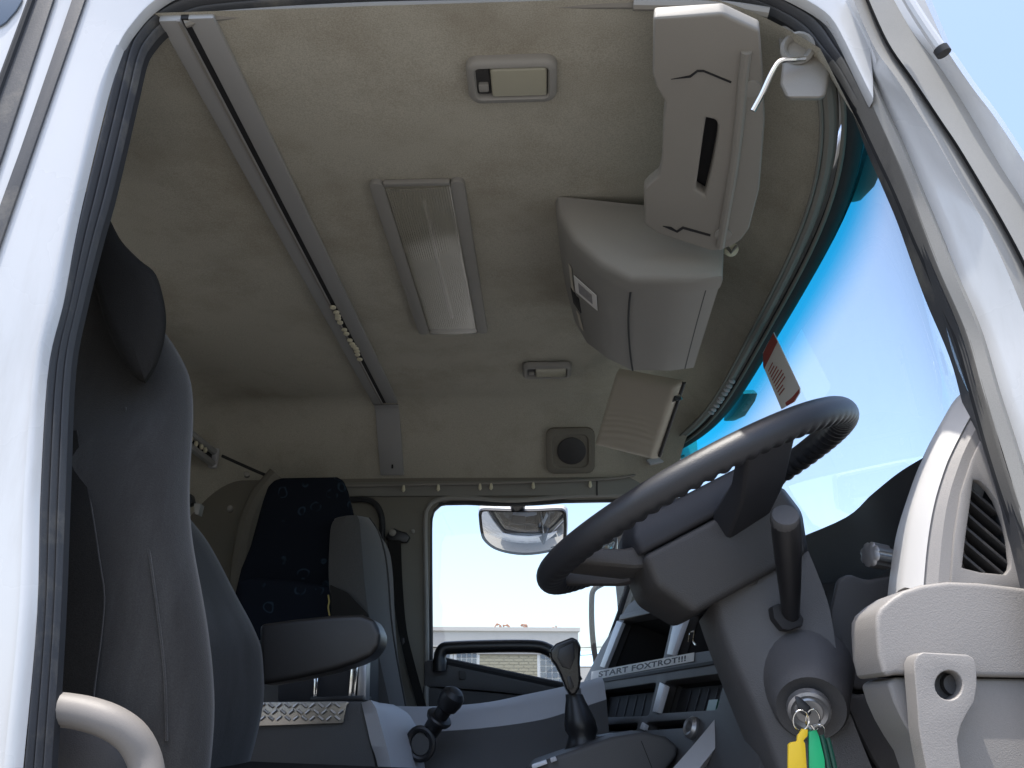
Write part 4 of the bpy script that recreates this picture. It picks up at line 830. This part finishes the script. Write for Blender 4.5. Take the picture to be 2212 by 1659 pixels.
# ================================================================== STEERING WHEEL AND COLUMN
WC = Vector((0.25, 1.36, 0.334)); WA = 0.464; WR = 0.273
wu = Vector((math.cos(WA), 0, math.sin(WA))); wv = Vector((0, 1, 0)); wn_ = Vector((-math.sin(WA), 0, math.cos(WA)))
def WL(u, v, n): return WC + wu * u + wv * v + wn_ * n
sw = thing('steering_wheel', 'black padded steering wheel with finger ridges, tilted towards the driver', 'steering wheel', WC)
rings = []
NR = 468
for i in range(NR):
    a = 2 * math.pi * i / NR; rad = wu * math.cos(a) + wv * math.sin(a); c = WC + rad * WR
    ring = []
    for k in range(24):
        b = 2 * math.pi * k / 24
        under = max(0.0, math.cos(b - R(-118))) ** 2.2
        r = 0.0225 - 0.0050 * under * (0.5 + 0.5 * math.sin(a * 78)) ** 1.5
        ring.append(c + rad * (r * math.cos(b)) + wn_ * (r * math.sin(b)))
    rings.append(ring)
MB().loft(rings, True, False, True).build('rim', M_RIM, sw, ang=60)
# hub: pad on top and deep cover underneath
def wbox(pts_top, n0, n1, sc=1.0):
    c = [sum(p[0] for p in pts_top) / len(pts_top), sum(p[1] for p in pts_top) / len(pts_top)]
    return [[WL(u, v, n0) for u, v in pts_top], [WL(c[0] + (u - c[0]) * sc, c[1] + (v - c[1]) * sc, n1) for u, v in pts_top]]
hubp = [(-0.158, -0.06), (-0.140, -0.10), (0.10, -0.10), (0.12, -0.06), (0.12, 0.06), (0.10, 0.10), (-0.140, 0.10), (-0.158, 0.06)]
MB().loft([[WL(u, v, -0.046) for u, v in hubp], [WL(u * .985, v, -0.018) for u, v in hubp], [WL(u * .88, v * .9, 0.006) for u, v in hubp]]).build('horn_pad', M_NAVY, sw, bevel=0.008, seg=3)
MB().loft([[WL(u * .985, v * .985, -0.0475) for u, v in hubp], [WL(u * 1.02, v * .99, -0.098) for u, v in hubp], [WL(u * .80, v * .92, -0.156) for u, v in hubp]]).build('hub_cover', M_DGREY, sw, bevel=0.012, seg=4)
MB().lathe(WL(0, 0, -0.15), -wn_, [(0, 0.075), (0.03, 0.07), (0.09, 0.06)], 24).build('boss', M_BLACK, sw)
def spoke(a0, w0, w1, mt):
    d = wu * math.cos(a0) + wv * math.sin(a0); s = wn_.cross(d)
    a = WC + d * (WR - 0.012); b = WC + d * 0.08 + wn_ * -0.066
    m_ = lerp(a, b, .45) + wn_ * -0.012
    rg_ = []
    for p, w, th in ((a, w0, 0.015), (m_, (w0 + w1) / 2, 0.017), (b, w1, 0.024)):
        rg_.append([p - s * w - wn_ * th, p + s * w - wn_ * th, p + s * w + wn_ * th, p - s * w + wn_ * th])
    return MB().loft(rg_).build('spoke', mt, sw, bevel=0.010, seg=3)
spoke(R(285), 0.045, 0.040, M_NAVY); spoke(R(75), 0.045, 0.040, M_NAVY); spoke(R(160), 0.028, 0.035, M_DGREY); spoke(R(200), 0.028, 0.035, M_DGREY)
# column cowl
scol = thing('steering_column', 'grey steering column cowl with ignition barrel and stalk', 'steering column', V(1700, 1600, 1.35))
Rg = [V(x, y, Y) for x, y, Y in [(1540, 1300, 1.30), (1560, 1376, 1.30), (1600, 1470, 1.29), (1640, 1560, 1.28), (1690, 1700, 1.27)]]
Lf = [V(x, y, 1.45) for x, y in [(1510, 1342), (1526, 1390), (1558, 1475), (1592, 1560), (1650, 1700)]]
Qr = [V(x, y, Y) for x, y, Y in [(1746, 1190, 1.28), (1788, 1300, 1.27), (1806, 1400, 1.26), (1822, 1500, 1.25), (1900, 1700, 1.25)]]
Bk = [p + Vector((0.05, 0.22, 0.0)) for p in Qr]
Md = [lerp(a, b, .5) + Vector((0, -0.004, 0)) for a, b in zip(Rg, Qr)]
Rg2 = [lerp(a, b, .07) + Vector((0, -0.003, 0)) for a, b in zip(Rg, Qr)]
Rg3 = [lerp(a, b, .06) for a, b in zip(Rg, Lf)]
rails([Lf, Rg3, Rg2, Md, Qr, Bk], 26).build('cowl', M_DASH, scol, ang=60)
MB().lathe(V(1573, 1404, 1.335), (-0.75, -0.55, -0.1), [(0, 0.010), (0.003, 0.009), (0.0015, 0.005), (0.0015, 0)], 14, cap=False).build('screw', M_STEEL, scol)
# ignition housing: flared boss towards the driver
bx0, bx1 = V(1738, 1462, 1.30), V(1752, 1532, 1.225)
ba = (bx1 - bx0).normalized()
MB().lathe(bx0, ba, [(-0.02, 0.072), (0.02, 0.063), (0.055, 0.055), (0.080, 0.051), (0.088, 0.046), (0.084, 0.036), (0.084, 0.0)], 32, cap=False).build('ignition_housing', M_DASH, scol, ang=50)
lkc = V(1748, 1536, 1.212)
MB().lathe(lkc - ba * 0.008, ba, [(0, 0.029), (0.010, 0.028), (0.012, 0.024), (0.009, 0.019), (0.011, 0.017), (0.012, 0.0)], 28, cap=False).build('ignition_barrel', M_STEEL, scol, ang=40)
# stalk
MB().prism([V(x, y, 1.258) for x, y in [(1668, 1310), (1684, 1302), (1725, 1318), (1738, 1336), (1734, 1352), (1706, 1362), (1690, 1360), (1672, 1335)]], (0, 0.03, 0)).build('stalk_slot', M_CAVE, scol, bevel=0.004)
stp = [V(1708, 1345, 1.275), V(1707, 1290, 1.235), V(1703, 1215, 1.19), V(1698, 1140, 1.15), V(1696, 1118, 1.138)]
MB().tube(spline(stp, 16), lambda t: 0.0125 + 0.0075 * sm(t * 1.35), 16, flat=0.85).build('stalk', M_BLACK, scol, ang=50)
e_ = (stp[-1] - stp[-2]).normalized()
MB().lathe(stp[-1], (e_ + Vector((0, -0.6, 0))).normalized(), [(-0.012, 0.0195), (0.002, 0.0195), (0.006, 0.0175), (0.007, 0.0)], 22, cap=False).build('stalk_cap', M_DASH, scol)

# ---- keys
ky = thing('bunch_of_keys', 'keys hanging from the ignition with yellow and green plastic tags', 'keys', V(1745, 1560, 1.19))
MB().prism([V(x, y, 1.165) for x, y in [(1716, 1502), (1728, 1506), (1752, 1528), (1752, 1542), (1744, 1550), (1728, 1540), (1720, 1522)]], (0.004, 0.012, 0)).build('key_head', M_BLACK, ky, bevel=0.003)
MB().prism([V(x, y, 1.172) for x, y in [(1738, 1528), (1746, 1534), (1748, 1540), (1740, 1536)]], (0.0, 0.04, 0.0)).build('key_blade', M_STEEL, ky)
def ring_px(cx, cy, rx, ry, Y, r, name='key_ring'):
    MB().tube([V(cx + rx * math.cos(a * math.pi / 14), cy + ry * math.sin(a * math.pi / 14), Y + 0.006 * math.sin(a * math.pi / 14)) for a in range(28)], r, 7, closed=True).build(name, M_CHROME, ky)
ring_px(1730, 1556, 17, 22, 1.160, 0.0011); ring_px(1756, 1556, 15, 24, 1.165, 0.0011); ring_px(1772, 1580, 9, 15, 1.17, 0.0009)
MB().prism([V(x, y, 1.157) for x, y in [(1733, 1574), (1746, 1576), (1745, 1590), (1736, 1600), (1740, 1606), (1746, 1700), (1702, 1700), (1703, 1608), (1710, 1603), (1722, 1602), (1723, 1590)]], (0, 0.006, 0)).build('yellow_tag', M_YEL, ky, bevel=0.0015)
MB().prism([V(x, y, 1.164) for x, y in [(1747, 1580), (1764, 1577), (1770, 1590), (1782, 1640), (1784, 1700), (1748, 1700)]], (0, 0.005, 0)).build('green_tag', M_GRN, ky, bevel=0.0015)
for dx, dy, Y in ((0, 0, 1.172), (13, 6, 1.178)):
    MB().tube(spline([V(1774 + dx, 1588 + dy, Y), V(1780 + dx, 1610 + dy, Y), V(1790 + dx, 1660, Y), V(1796 + dx, 1710, Y)], 10), 0.0035, 8).build('dark_green_tag', M_DGRN, ky)
MB().tube([V(1752, 1566, 1.158), V(1758, 1574, 1.158), V(1768, 1568, 1.16)], 0.0022, 8).build('split_link', M_CHROME, ky)

# ================================================================== SEATS
ds = thing('driver_seat', 'grey velour driver seat with charcoal headrest beside the open door', 'seat', (-0.65, 1.43, -0.5))
NFp = [(205, 500), (250, 580), (295, 645), (335, 700), (358, 740), (376, 775), (385, 830), (392, 900), (395, 1000), (400, 1090), (410, 1180), (425, 1260), (440, 1350), (450, 1430), (456, 1520), (452, 1600), (444, 1680), (430, 1760)]
NF = [V(x, y, 1.205) for x, y in NFp]
FFp = [(330, 905), (360, 1000), (400, 1092), (440, 1138), (470, 1180), (500, 1240), (530, 1300), (560, 1352), (580, 1400), (586, 1480), (583, 1530), (565, 1610), (545, 1680)]
FF = [V(x, y, 1.66) for x, y in FFp]
def x_at(pts, z):
    q = sorted([(p.z, p.x) for p in pts])
    if z <= q[0][0]: return q[0][1]
    for (z0, x0), (z1, x1) in zip(q, q[1:]):
        if z <= z1: return x0 + (x1 - x0) * (z - z0) / (z1 - z0)
    return q[-1][1]
zs = [-0.12 + 0.84 * i / 34 for i in range(35)]
rings = []
for z in zs:
    xn, xf = x_at(NF, z), x_at(FF, z)
    t = sm((z - 0.25) / 0.36); yn = lerp(1.165, 1.235, t); yf = lerp(1.675, 1.60, t)
    if z > 0.42: xf = min(xf, xn - 0.02)
    xb = (xn + xf) / 2 - 0.20; xm = min(xn, xf) - 0.05
    ring = [(xn - 0.012, yn + 0.02), (xn, yn + 0.045), (xn - 0.004, yn + 0.085), (xm, lerp(yn, yf, .38)), (xm, lerp(yn, yf, .62)), (xf - 0.004, yf - 0.085), (xf, yf - 0.045), (xf - 0.012, yf - 0.02),
            (xf - 0.06, yf), (xb + .03, yf - 0.02), (xb, yf - 0.08), (xb, yn + 0.08), (xb + .03, yn + 0.02), (xn - 0.11, yn + 0.004), (xn - 0.055, yn - 0.004), (xn - 0.025, yn + 0.004)]
    rings.append([Vector((x, y, z)) for x, y in ring])
top = [[lerp(p, Vector((sum(q.x for q in rings[-1]) / 16, 1.41, 0)), f) for p in rings[-1]] for f in (0.10, 0.35, 0.7)]
for f, rr_ in zip((0.012, 0.022, 0.026), top):
    rings.append([Vector((p.x, p.y, 0.72 + f)) for p in rr_])
MB().loft(rings).build('backrest', M_SEAT, ds, ang=60, sub=1)
hdp = [(120, 390), (155, 398), (190, 418), (212, 440), (235, 470), (262, 520), (300, 560), (335, 590), (352, 640), (359, 690), (354, 740), (340, 785), (318, 824), (310, 826), (290, 812), (255, 760), (225, 690), (203, 615), (170, 560), (120, 545)]
hdp = [(p.x, p.y) for p in spline([Vector((x, y, 0)) for x, y in hdp + hdp[:1]], 80)][:-1]
hcx, hcy = 240, 610
def hring(f, Y): return [V(hcx + (x - hcx) * f, hcy + (y - hcy) * f, Y) for x, y in hdp]
MB().loft([hring(0.55, 1.146), hring(0.86, 1.149), hring(0.96, 1.157), hring(1.0, 1.172), hring(0.985, 1.25), hring(0.9, 1.32), hring(0.7, 1.36)]).build('headrest', M_SEATD, ds, ang=60)
def pipe(pts, Y, m=None): return MB().tube(spline([V(x, y, Y + 0.045 * sm((1180 - y) / 260)) for x, y in pts], 24), 0.0020, 6).build('piping', m or M_SEAT, ds)
pipe([(165, 930), (175, 990), (186, 1040), (200, 1120), (214, 1215), (224, 1286), (218, 1370), (208, 1446), (200, 1520), (196, 1640)], 1.162)
sa_ = spline([V(x, y, 1.1585 + 0.045 * sm((1180 - y) / 260)) for x, y in [(165, 930), (175, 990), (186, 1040), (200, 1120), (214, 1215), (224, 1286), (218, 1370), (208, 1446), (200, 1520), (196, 1700)]], 30)
MB().grid(lambda u, v: sa_[round(u * 29)] + Vector((-0.16 * v, 0.006 * v * v, 0)), 30, 5).build('shaded_side_panel', M_SEATD, ds)  # shading of the seat side put in as darker cloth
pipe([(270, 880), (286, 960), (298, 1040), (326, 1217), (344, 1350), (356, 1465), (360, 1600)], 1.163)
MB().prism([V(x, y, 1.66) for x, y in [(560, 1348), (640, 1337), (720, 1329), (780, 1327), (808, 1338), (822, 1368), (818, 1395), (800, 1418), (770, 1432), (720, 1448), (640, 1466), (560, 1480)]], (0, 0.085, 0)).build('armrest', M_ARM, ds, bevel=0.022, seg=4)
MB().loft([[Vector((lerp(-0.55, -0.02, t), 1.19 + .02 * s_, z)) for z in (0,)] and [Vector((lerp(-0.62, -0.06, t), yy, zz)) for yy, zz in ((1.17, -0.32), (1.17, -0.10), (1.21, -0.068 - 0.02 * t), (1.43, -0.085 - .02 * t), (1.64, -0.068 - .02 * t), (1.68, -0.10), (1.68, -0.32))] for t, s_ in ((0, 0), (.25, 0), (.5, 0), (.75, 0), (.95, 0), (1.0, 0))]).build('cushion', M_SEATD, ds, bevel=0.02, seg=3)
MB().box((-0.42, 1.43, -0.47), (0.45, 0.42, 0.32)).build('seat_base', M_BLACK, ds, bevel=0.02)
# pale grab handle by the rear door pillar
gr = tag(MB().tube(spline([V(x, y, Y) for x, y, Y in [(60, 1525, 1.03), (110, 1530, 1.03), (180, 1540, 1.035), (240, 1560, 1.04), (285, 1592, 1.05), (312, 1640, 1.06), (322, 1700, 1.06), (322, 1760, 1.06)]], 30), 0.0195, 14).build('pillar_handle', M_HANDLE, None), 'pale curved grab handle low on the rear door pillar beside the driver seat', 'grab handle')
sl = thing('seat_adjuster', 'dark round seat adjuster housing below the pale pillar handle', 'adjuster', V(170, 1640, 1.12))
MB().lathe(V(175, 1665, 1.15), (0.1, -1, 0.15), [(0, 0.075), (0.02, 0.070), (0.035, 0.05), (0.04, 0.0)], 28, cap=False).build('housing', M_DGREY, sl, ang=40)

# passenger seat back
ps = thing('passenger_seat', 'grey passenger seat back standing by the far door pillar', 'seat', (-0.5, 2.55, -0.4))
YN, YFp = 2.40, 2.74
NBk = [V(x, y, YN + .02) for x, y in [(728, 1118), (716, 1134), (711, 1178), (710, 1257), (722, 1330), (752, 1430), (780, 1560)]]
NFr = [V(x, y, YN) for x, y in [(770, 1113), (777, 1130), (783, 1204), (789, 1270), (797, 1330), (816, 1405), (850, 1560)]]
FFr = [V(x, y, YFp) for x, y in [(796, 1122), (822, 1158), (841, 1191), (849, 1243), (853, 1330), (860, 1420), (882, 1560)]]
FBk = [p + Vector((-0.14, 0.02, 0)) for p in FFr]
MF = [lerp(a, b, .5) + Vector((0.018, 0, 0)) for a, b in zip(NFr, FFr)]
rails([NBk, [lerp(a, b, .5) + Vector((0, -0.012, 0)) for a, b in zip(NBk, NFr)], NFr, MF, FFr, FBk], 24).build('backrest', M_PSEAT, ps, bevel=0.012, seg=2, ang=50)
MB().tube(spline([lerp(a, b, .62) + Vector((0.017, -0.002, 0)) for a, b in zip(NFr, FFr)], 20), 0.0028, 6).build('piping', M_PSEAT, ps)
MB().box((-0.36, 2.57, -0.12), (0.5, 0.42, 0.16)).build('cushion', M_PSEAT, ps, bevel=0.03, seg=3)
MB().prism([V(x, y, 2.38) for x, y in [(712, 1262), (750, 1280), (795, 1326), (815, 1400), (760, 1400), (715, 1340)]], (0, 0.012, 0)).build('side_cover', M_SEATD, ps, bevel=0.004)
# yellow cord beside it
tag(MB().tube(spline([V(x, y, 2.34) for x, y in [(709, 1285), (711, 1300), (709, 1312), (712, 1330)]], 10), 0.0022, 6).build('yellow_cord', M_GOLD, None), 'thin yellow cord hanging beside the passenger seat back', 'cord')
# navy seat with ring pattern
bs = thing('middle_seat', 'dark navy seat with pale ring pattern at the back of the cab', 'seat', (-0.85, 2.5, -0.3))
MB().prism([V(x, y, 2.52) for x, y in [(592, 1036), (610, 1031), (728, 1029), (742, 1036), (752, 1060), (775, 1150), (790, 1290), (505, 1290), (520, 1228), (540, 1180), (566, 1085), (578, 1050)]], (-0.03, 0.16, 0)).build('backrest', M_NAVYPLUSH, bs, bevel=0.03, seg=4)
MB().prism([V(x, y, 2.42) for x, y in [(510, 1250), (535, 1246), (620, 1251), (705, 1264), (760, 1276), (760, 1400), (510, 1400)]], (-0.02, 0.24, 0)).build('cushion', M_NAVYPLUSH, bs, bevel=0.022, seg=4)
MB().box((-0.75, 2.5, -0.1), (0.35, 0.3, 0.6)).build('seat_frame', M_BLACK, bs, bevel=0.01)
# seat belt on the far pillar
sb2 = thing('seat_belt', 'black seat belt with bolted guide on the far door pillar', 'seat belt', V(860, 1300, 2.93))
MB().prism([V(x, y, 2.925) for x, y in [(832, 1160), (840, 1146), (852, 1140), (862, 1146), (878, 1150), (886, 1160), (878, 1172), (840, 1170)]], (0, 0.02, 0)).build('belt_guide', M_BLACK, sb2, bevel=0.005)
MB().lathe(V(848, 1151, 2.925), (0, -1, 0), [(0, 0.013), (0.008, 0.012), (0.011, 0.006)], 14).build('guide_bolt', M_PALE, sb2)
bl, br = spline([V(x, y, 2.915) for x, y in [(836, 1166), (845, 1250), (858, 1350), (878, 1440), (905, 1540)]], 14), spline([V(x, y, 2.92) for x, y in [(866, 1168), (869, 1250), (877, 1350), (892, 1420), (925, 1540)]], 14)
MB().loft([[a, b, b + Vector((0, 0.002, 0)), a + Vector((0, 0.002, 0))] for a, b in zip(bl, br)]).build('webbing', M_SEATD, sb2)
MB().prism([V(x, y, 2.915) for x, y in [(863, 1380), (873, 1377), (874, 1388), (868, 1396)]], (0, 0.01, 0)).build('belt_stop', M_BLACK, sb2, bevel=0.003)
# catch behind the driver seat
ct = thing('wall_catch', 'small black and white catch on the rear wall behind the driver seat', 'catch', V(430, 1100, 2.3))
MB().prism([V(x, y, 2.3) for x, y in [(402, 1068), (412, 1066), (416, 1085), (404, 1092)]], (0, 0.03, 0)).build('catch_body', M_BLACK, ct, bevel=0.004)
MB().prism([V(x, y, 2.31) for x, y in [(418, 1086), (434, 1088), (428, 1112), (420, 1110)]], (0, 0.03, 0)).build('catch_tab', M_PALE, ct, bevel=0.003)
# metal framed case behind the armrest
mc = thing('metal_case', 'dark case with bright metal edge posts standing under the armrest', 'case', V(740, 1515, 2.15))
MB().prism([V(x, y, 2.16) for x, y in [(600, 1440), (782, 1400), (782, 1514), (600, 1516)]], (0, 0.22, 0)).build('case_body', M_CAVE, mc, bevel=0.004)
for pts in ([(759, 1425), (777, 1418), (770, 1470), (766, 1510), (752, 1508)], [(678, 1466), (687, 1464), (683, 1508), (676, 1508)]):
    MB().prism([V(x, y, 2.14) for x, y in pts], (0, 0.03, 0)).build('edge_post', M_CHROME, mc, bevel=0.002)
MB().prism([V(x, y, 2.145) for x, y in [(776, 1424), (792, 1420), (790, 1512), (770, 1512)]], (0, 0.05, 0)).build('rim_bracket', M_STEEL, mc, bevel=0.004)
MB().prism([V(x, y, 2.13) for x, y in [(670, 1505), (785, 1502), (785, 1514), (670, 1516)]], (0, 0.1, 0)).build('case_foot', M_BLACK, mc, bevel=0.003)

# ================================================================== OUTSIDE THE PASSENGER WINDOW
km = thing('kerb_mirror', 'wide convex kerb mirror hanging outside the top of the passenger window', 'mirror', V(1128, 1090, 3.2))
MB().tube(spline([Vector((0.02, 3.06, 0.80)), V(1122, 1082, 3.15), V(1122, 1104, 3.22)], 8), 0.028, 12).build('stem', M_BLACK, km)
mo = [(1036, 1112), (1040, 1102), (1060, 1098), (1100, 1096), (1150, 1096), (1200, 1098), (1218, 1104), (1222, 1120), (1221, 1160), (1214, 1178), (1190, 1186), (1130, 1190), (1075, 1182), (1048, 1165), (1040, 1145)]
mo = [(p.x, p.y) for p in spline([Vector((x, y, 0)) for x, y in mo + mo[:1]], 64)][:-1]
mnrm = Vector((-0.05, -1, -0.80)).normalized()
rim_pts = [VP(x, y, V(1128, 1142, 3.26), mnrm) for x, y in mo]
mcn = sum(rim_pts, Vector()) / len(mo)
def bulge(p): d = (p - mcn).length; return (0.19 ** 2 - d * d) / (2 * 0.42)
def msh(f, extra=0.0): return [mcn + (p - mcn) * f + mnrm * (bulge(mcn + (p - mcn) * f) + extra) for p in rim_pts]
MB().loft([msh(1.0, -0.03), msh(1.03, -0.006), msh(1.02, 0.004), msh(0.965, 0.004), msh(0.965, -0.001)], cap=False).build('rim', M_BLACK, km)
MB().loft([msh(1.0, -0.008), [p - mnrm * 0.035 for p in msh(1.05)], [p - mnrm * 0.075 for p in msh(0.75)], [p - mnrm * 0.085 for p in msh(0.3)]]).build('housing', M_WHITE, km, ang=60)
mr_ = MB(); nn = len(rim_pts)
mr_.loft([msh(f) for f in (0.965, 0.9, 0.8, 0.7, 0.6, 0.5, 0.4, 0.3, 0.2, 0.1, 0.03)], True, False); o_ = len(mr_.v); mr_.v.append(tuple(mcn + mnrm * bulge(mcn)))
mr_.f += [(o_ - nn + k, o_ - nn + (k + 1) % nn, o_) for k in range(nn)]
mr_.build('mirror_glass', M_MIRROR, km, ang=80)
# main door mirror on its tube
sm_ = thing('door_mirror', 'tall dark door mirror on a curved tube ahead of the passenger window', 'mirror', V(1330, 1180, 3.35))
MB().tube(spline([V(x, y, 3.30) for x, y in [(1330, 1250), (1300, 1262), (1282, 1275), (1278, 1300), (1279, 1360), (1286, 1420), (1300, 1470), (1360, 1520)]], 30), 0.011, 10).build('support_tube', M_DGREY, sm_)
MB().prism([V(x, y, 3.38) for x, y in [(1318, 1096), (1338, 1100), (1352, 1130), (1358, 1180), (1358, 1230), (1372, 1300), (1372, 1420), (1340, 1440), (1332, 1300), (1320, 1180)]], (0.04, 0.12, 0)).build('housing', M_DGREY, sm_, bevel=0.012, seg=3)
MB().prism([V(x, y, 3.35) for x, y in [(1225, 1226), (1262, 1200), (1305, 1160), (1334, 1125), (1334, 1200), (1300, 1222), (1250, 1240)]], (0.0, 0.012, 0)).build('mirror_glass', M_MIRROR, sm_, bevel=0.002)

# ================================================================== BUILDING ACROSS THE YARD
DY = 24.0
def BP(x, y, d=0.0): # facade plane, slightly turned: right side nearer
    p0, n0 = Vector((0, DY, 0)), Vector((0.10, -1, 0)).normalized()
    return VP(x, y, p0, n0) + n0 * d
bld = thing('brick_building', 'tan brick building with pale parapet seen through the passenger window', 'building', Vector((-1, 24, GROUND)))
n0 = Vector((0.10, -1, 0)).normalized(); dx0 = Vector((1, 0.10, 0)).normalized()
xl_, xr_ = BP(500, 1390).x, BP(1240, 1390).x
zt, zp = BP(1175, 1357).z, BP(1175, 1399).z
def fx(X, z, d=0.0): return Vector((0, DY, 0)) + dx0 * (X / dx0.x) + Vector((0, 0, z)) + n0 * d
def slab(x0, x1, z0, z1, d0, d1, name, m, parent, bevel=0.0):
    return MB().prism([fx(x0, z0, d1), fx(x1, z0, d1), fx(x1, z1, d1), fx(x0, z1, d1)], n0 * (d0 - d1)).build(name, m, parent, bevel=bevel)
slab(xl_, xr_, GROUND, zp - .02, -6.0, 0.0, 'wall', M_MORT, bld)
slab(xl_ - .1, xr_ + .1, zp, zt - 0.10, -6.2, 0.16, 'parapet', M_STUC, bld)
slab(xl_ - .15, xr_ + .15, zt - 0.10, zt, -6.25, 0.22, 'coping', M_STUC, bld)
slab(xl_, xr_, zp - 0.18, zp - 0.02, 0.0, 0.06, 'string_course', M_STUC, bld)
# windows
def window(x0, x1, z0, z1, nc, nr):
    f = slab(x0 - .07, x1 + .07, z0 - .07, z1 + .07, -0.02, 0.03, 'window', M_WFRAME, bld)
    pw, ph_ = (x1 - x0) / nc, (z1 - z0) / nr
    for i in range(nc):
        for j in range(nr):
            slab(x0 + i * pw + .014, x0 + (i + 1) * pw - .014, z0 + j * ph_ + .014, z0 + (j + 1) * ph_ - .014, 0.02, 0.06, 'pane', M_WPANE, f)
def wx(px): return BP(px, 1440).x
def wz(py): return BP(1100, py).z
wins = [(wx(985), wx(1030), wz(1490), wz(1409), 4, 6), (wx(1166), wx(1218), wz(1492), wz(1400), 4, 7), (wx(935), wx(972), wz(1490), wz(1409), 3, 6)]
for w_ in wins: window(*w_)
# bricks of the visible stretch between the windows
bh, bw = 0.085, 0.27
bme = None; nb = 0
courses = int((zp - 0.2 - wz(1500)) / bh)
bricks = []
for c_ in range(courses):
    z0 = zp - 0.2 - (c_ + 1) * bh
    x = wx(1035) - (0.5 * bw if c_ % 2 else 0)
    while x < wx(1160):
        bricks.append((x, z0)); x += bw
bk = None
for i, (x, z0) in enumerate(bricks):
    if i >= 300: break
    if bk is None:
        bk = MB().box((0, 0, 0), (bw - 0.022, 0.03, bh - 0.018), Matrix.Rotation(math.atan2(0.10, 1), 3, 'Z')).build('brick', M_BRICK, bld); o = bk
    else:
        o = bk.copy(); col.objects.link(o)
    o.location = fx(x + bw / 2, z0 + bh / 2, 0.012)
rest = MB()
for (x, z0) in bricks[300:]: rest.box(fx(x + bw / 2, z0 + bh / 2, 0.012), (bw - 0.022, 0.03, bh - 0.018), Matrix.Rotation(math.atan2(0.10, 1), 3, 'Z'))
for c_ in range(courses):
    for (xa, xb) in ((xl_, wx(930)), (wx(1222), xr_)):
        x = xa + (0.5 * bw if c_ % 2 else 0)
        while x < xb - bw: rest.box(fx(x + bw / 2, zp - .2 - (c_ + .5) * bh, 0.012), (bw - 0.022, 0.03, bh - 0.018), Matrix.Rotation(math.atan2(0.10, 1), 3, 'Z')); x += bw
rest.build('brickwork', M_BRICK, bld, kind='stuff')
# rusty scrap on the roof
def roofpt(px, py): return BP(px, py, -0.6)
scr = [('rusty_pipe', [(1080, 1359), (1110, 1353), (1126, 1356)], 'rusty pipe lying on the brick building roof'), ('rusty_stand', [(1068, 1360), (1074, 1345), (1082, 1346), (1084, 1360)], 'rusty upright frame at the end of the roof scrap'),
       ('rusty_plate', [(1128, 1345), (1134, 1348), (1142, 1352), (1140, 1346), (1130, 1344)], 'rusty bent plate standing highest on the roof'), ('rusty_bar', [(1134, 1359), (1150, 1357), (1165, 1356)], 'low rusty bar on the roof beside the bent plate'),
       ('rusty_bracket', [(1180, 1358), (1198, 1352), (1206, 1354), (1206, 1347)], 'thin rusty bracket nearest the roof corner'), ('rusty_rod', [(1088, 1347), (1100, 1346), (1102, 1351)], 'short rusty rod above the scrap pipe')]
for nm, pts, lab in scr:
    q = [roofpt(x, y) for x, y in pts]; q[0].z = max(q[0].z, zt)
    tag(MB().tube(spline(q, 14), lambda t: 0.028 + 0.012 * math.sin(t * 19), 7).build(nm, M_RUST, None), lab, 'scrap iron', 'rusty scrap on the roof')
# yard pipes in front of the wall
tag(MB().tube(spline([BP(x, y, 1.0) for x, y in [(1040, 1500), (1044, 1478), (1056, 1470), (1076, 1472), (1084, 1490), (1084, 1500)]], 16), 0.03, 8).build('bent_pipe', M_STUC, None), 'pale bent pipe in front of the brick wall', 'pipe')
tag(MB().tube([BP(1116, 1520, 1.0), BP(1115, 1472, 1.0)], 0.03, 8).build('rusty_post', M_RUST, None), 'thin rusty post in front of the brick wall', 'post')
# pale blue shed, wires further right
shp = [VP(x, y, Vector((0, 60, 0)), Vector((0, -1, 0))) for x, y in [(1190, 1391), (1400, 1393), (1400, 1440), (1190, 1438)]]
shd = thing('blue_shed', 'pale blue sheet-metal shed roof beyond the brick building', 'shed', (3, 62, GROUND))
MB().prism([shp[0] + Vector((0, 6, 0)), shp[1] + Vector((0, 6, 0)), shp[2], shp[3]], (0, 0.1, -0.12)).build('roof', M_BLUE, shd)
MB().prism([shp[3], shp[2], Vector((shp[2].x, shp[2].y, GROUND)), Vector((shp[3].x, shp[3].y, GROUND))], (0, 12, 0)).build('wall', M_STUC, shd)
for k, (y0, y1) in enumerate(((1392, 1391), (1416, 1402), (1438, 1432))):
    a, b = VP(900, y0 + 10, Vector((0, 40, 0)), Vector((0, -1, 0))), VP(1500, y1 - 3, Vector((0, 40, 0)), Vector((0, -1, 0)))
    tag(MB().tube(spline([a, lerp(a, b, .5) + Vector((0, 0, -0.12)), b], 12), 0.018, 6).build('power_line', M_BLACK, None), ['topmost thin wire beyond the passenger window', 'middle thin wire beyond the passenger window', 'lowest thin wire beyond the passenger window'][k], 'wire', 'wires beyond the passenger window')
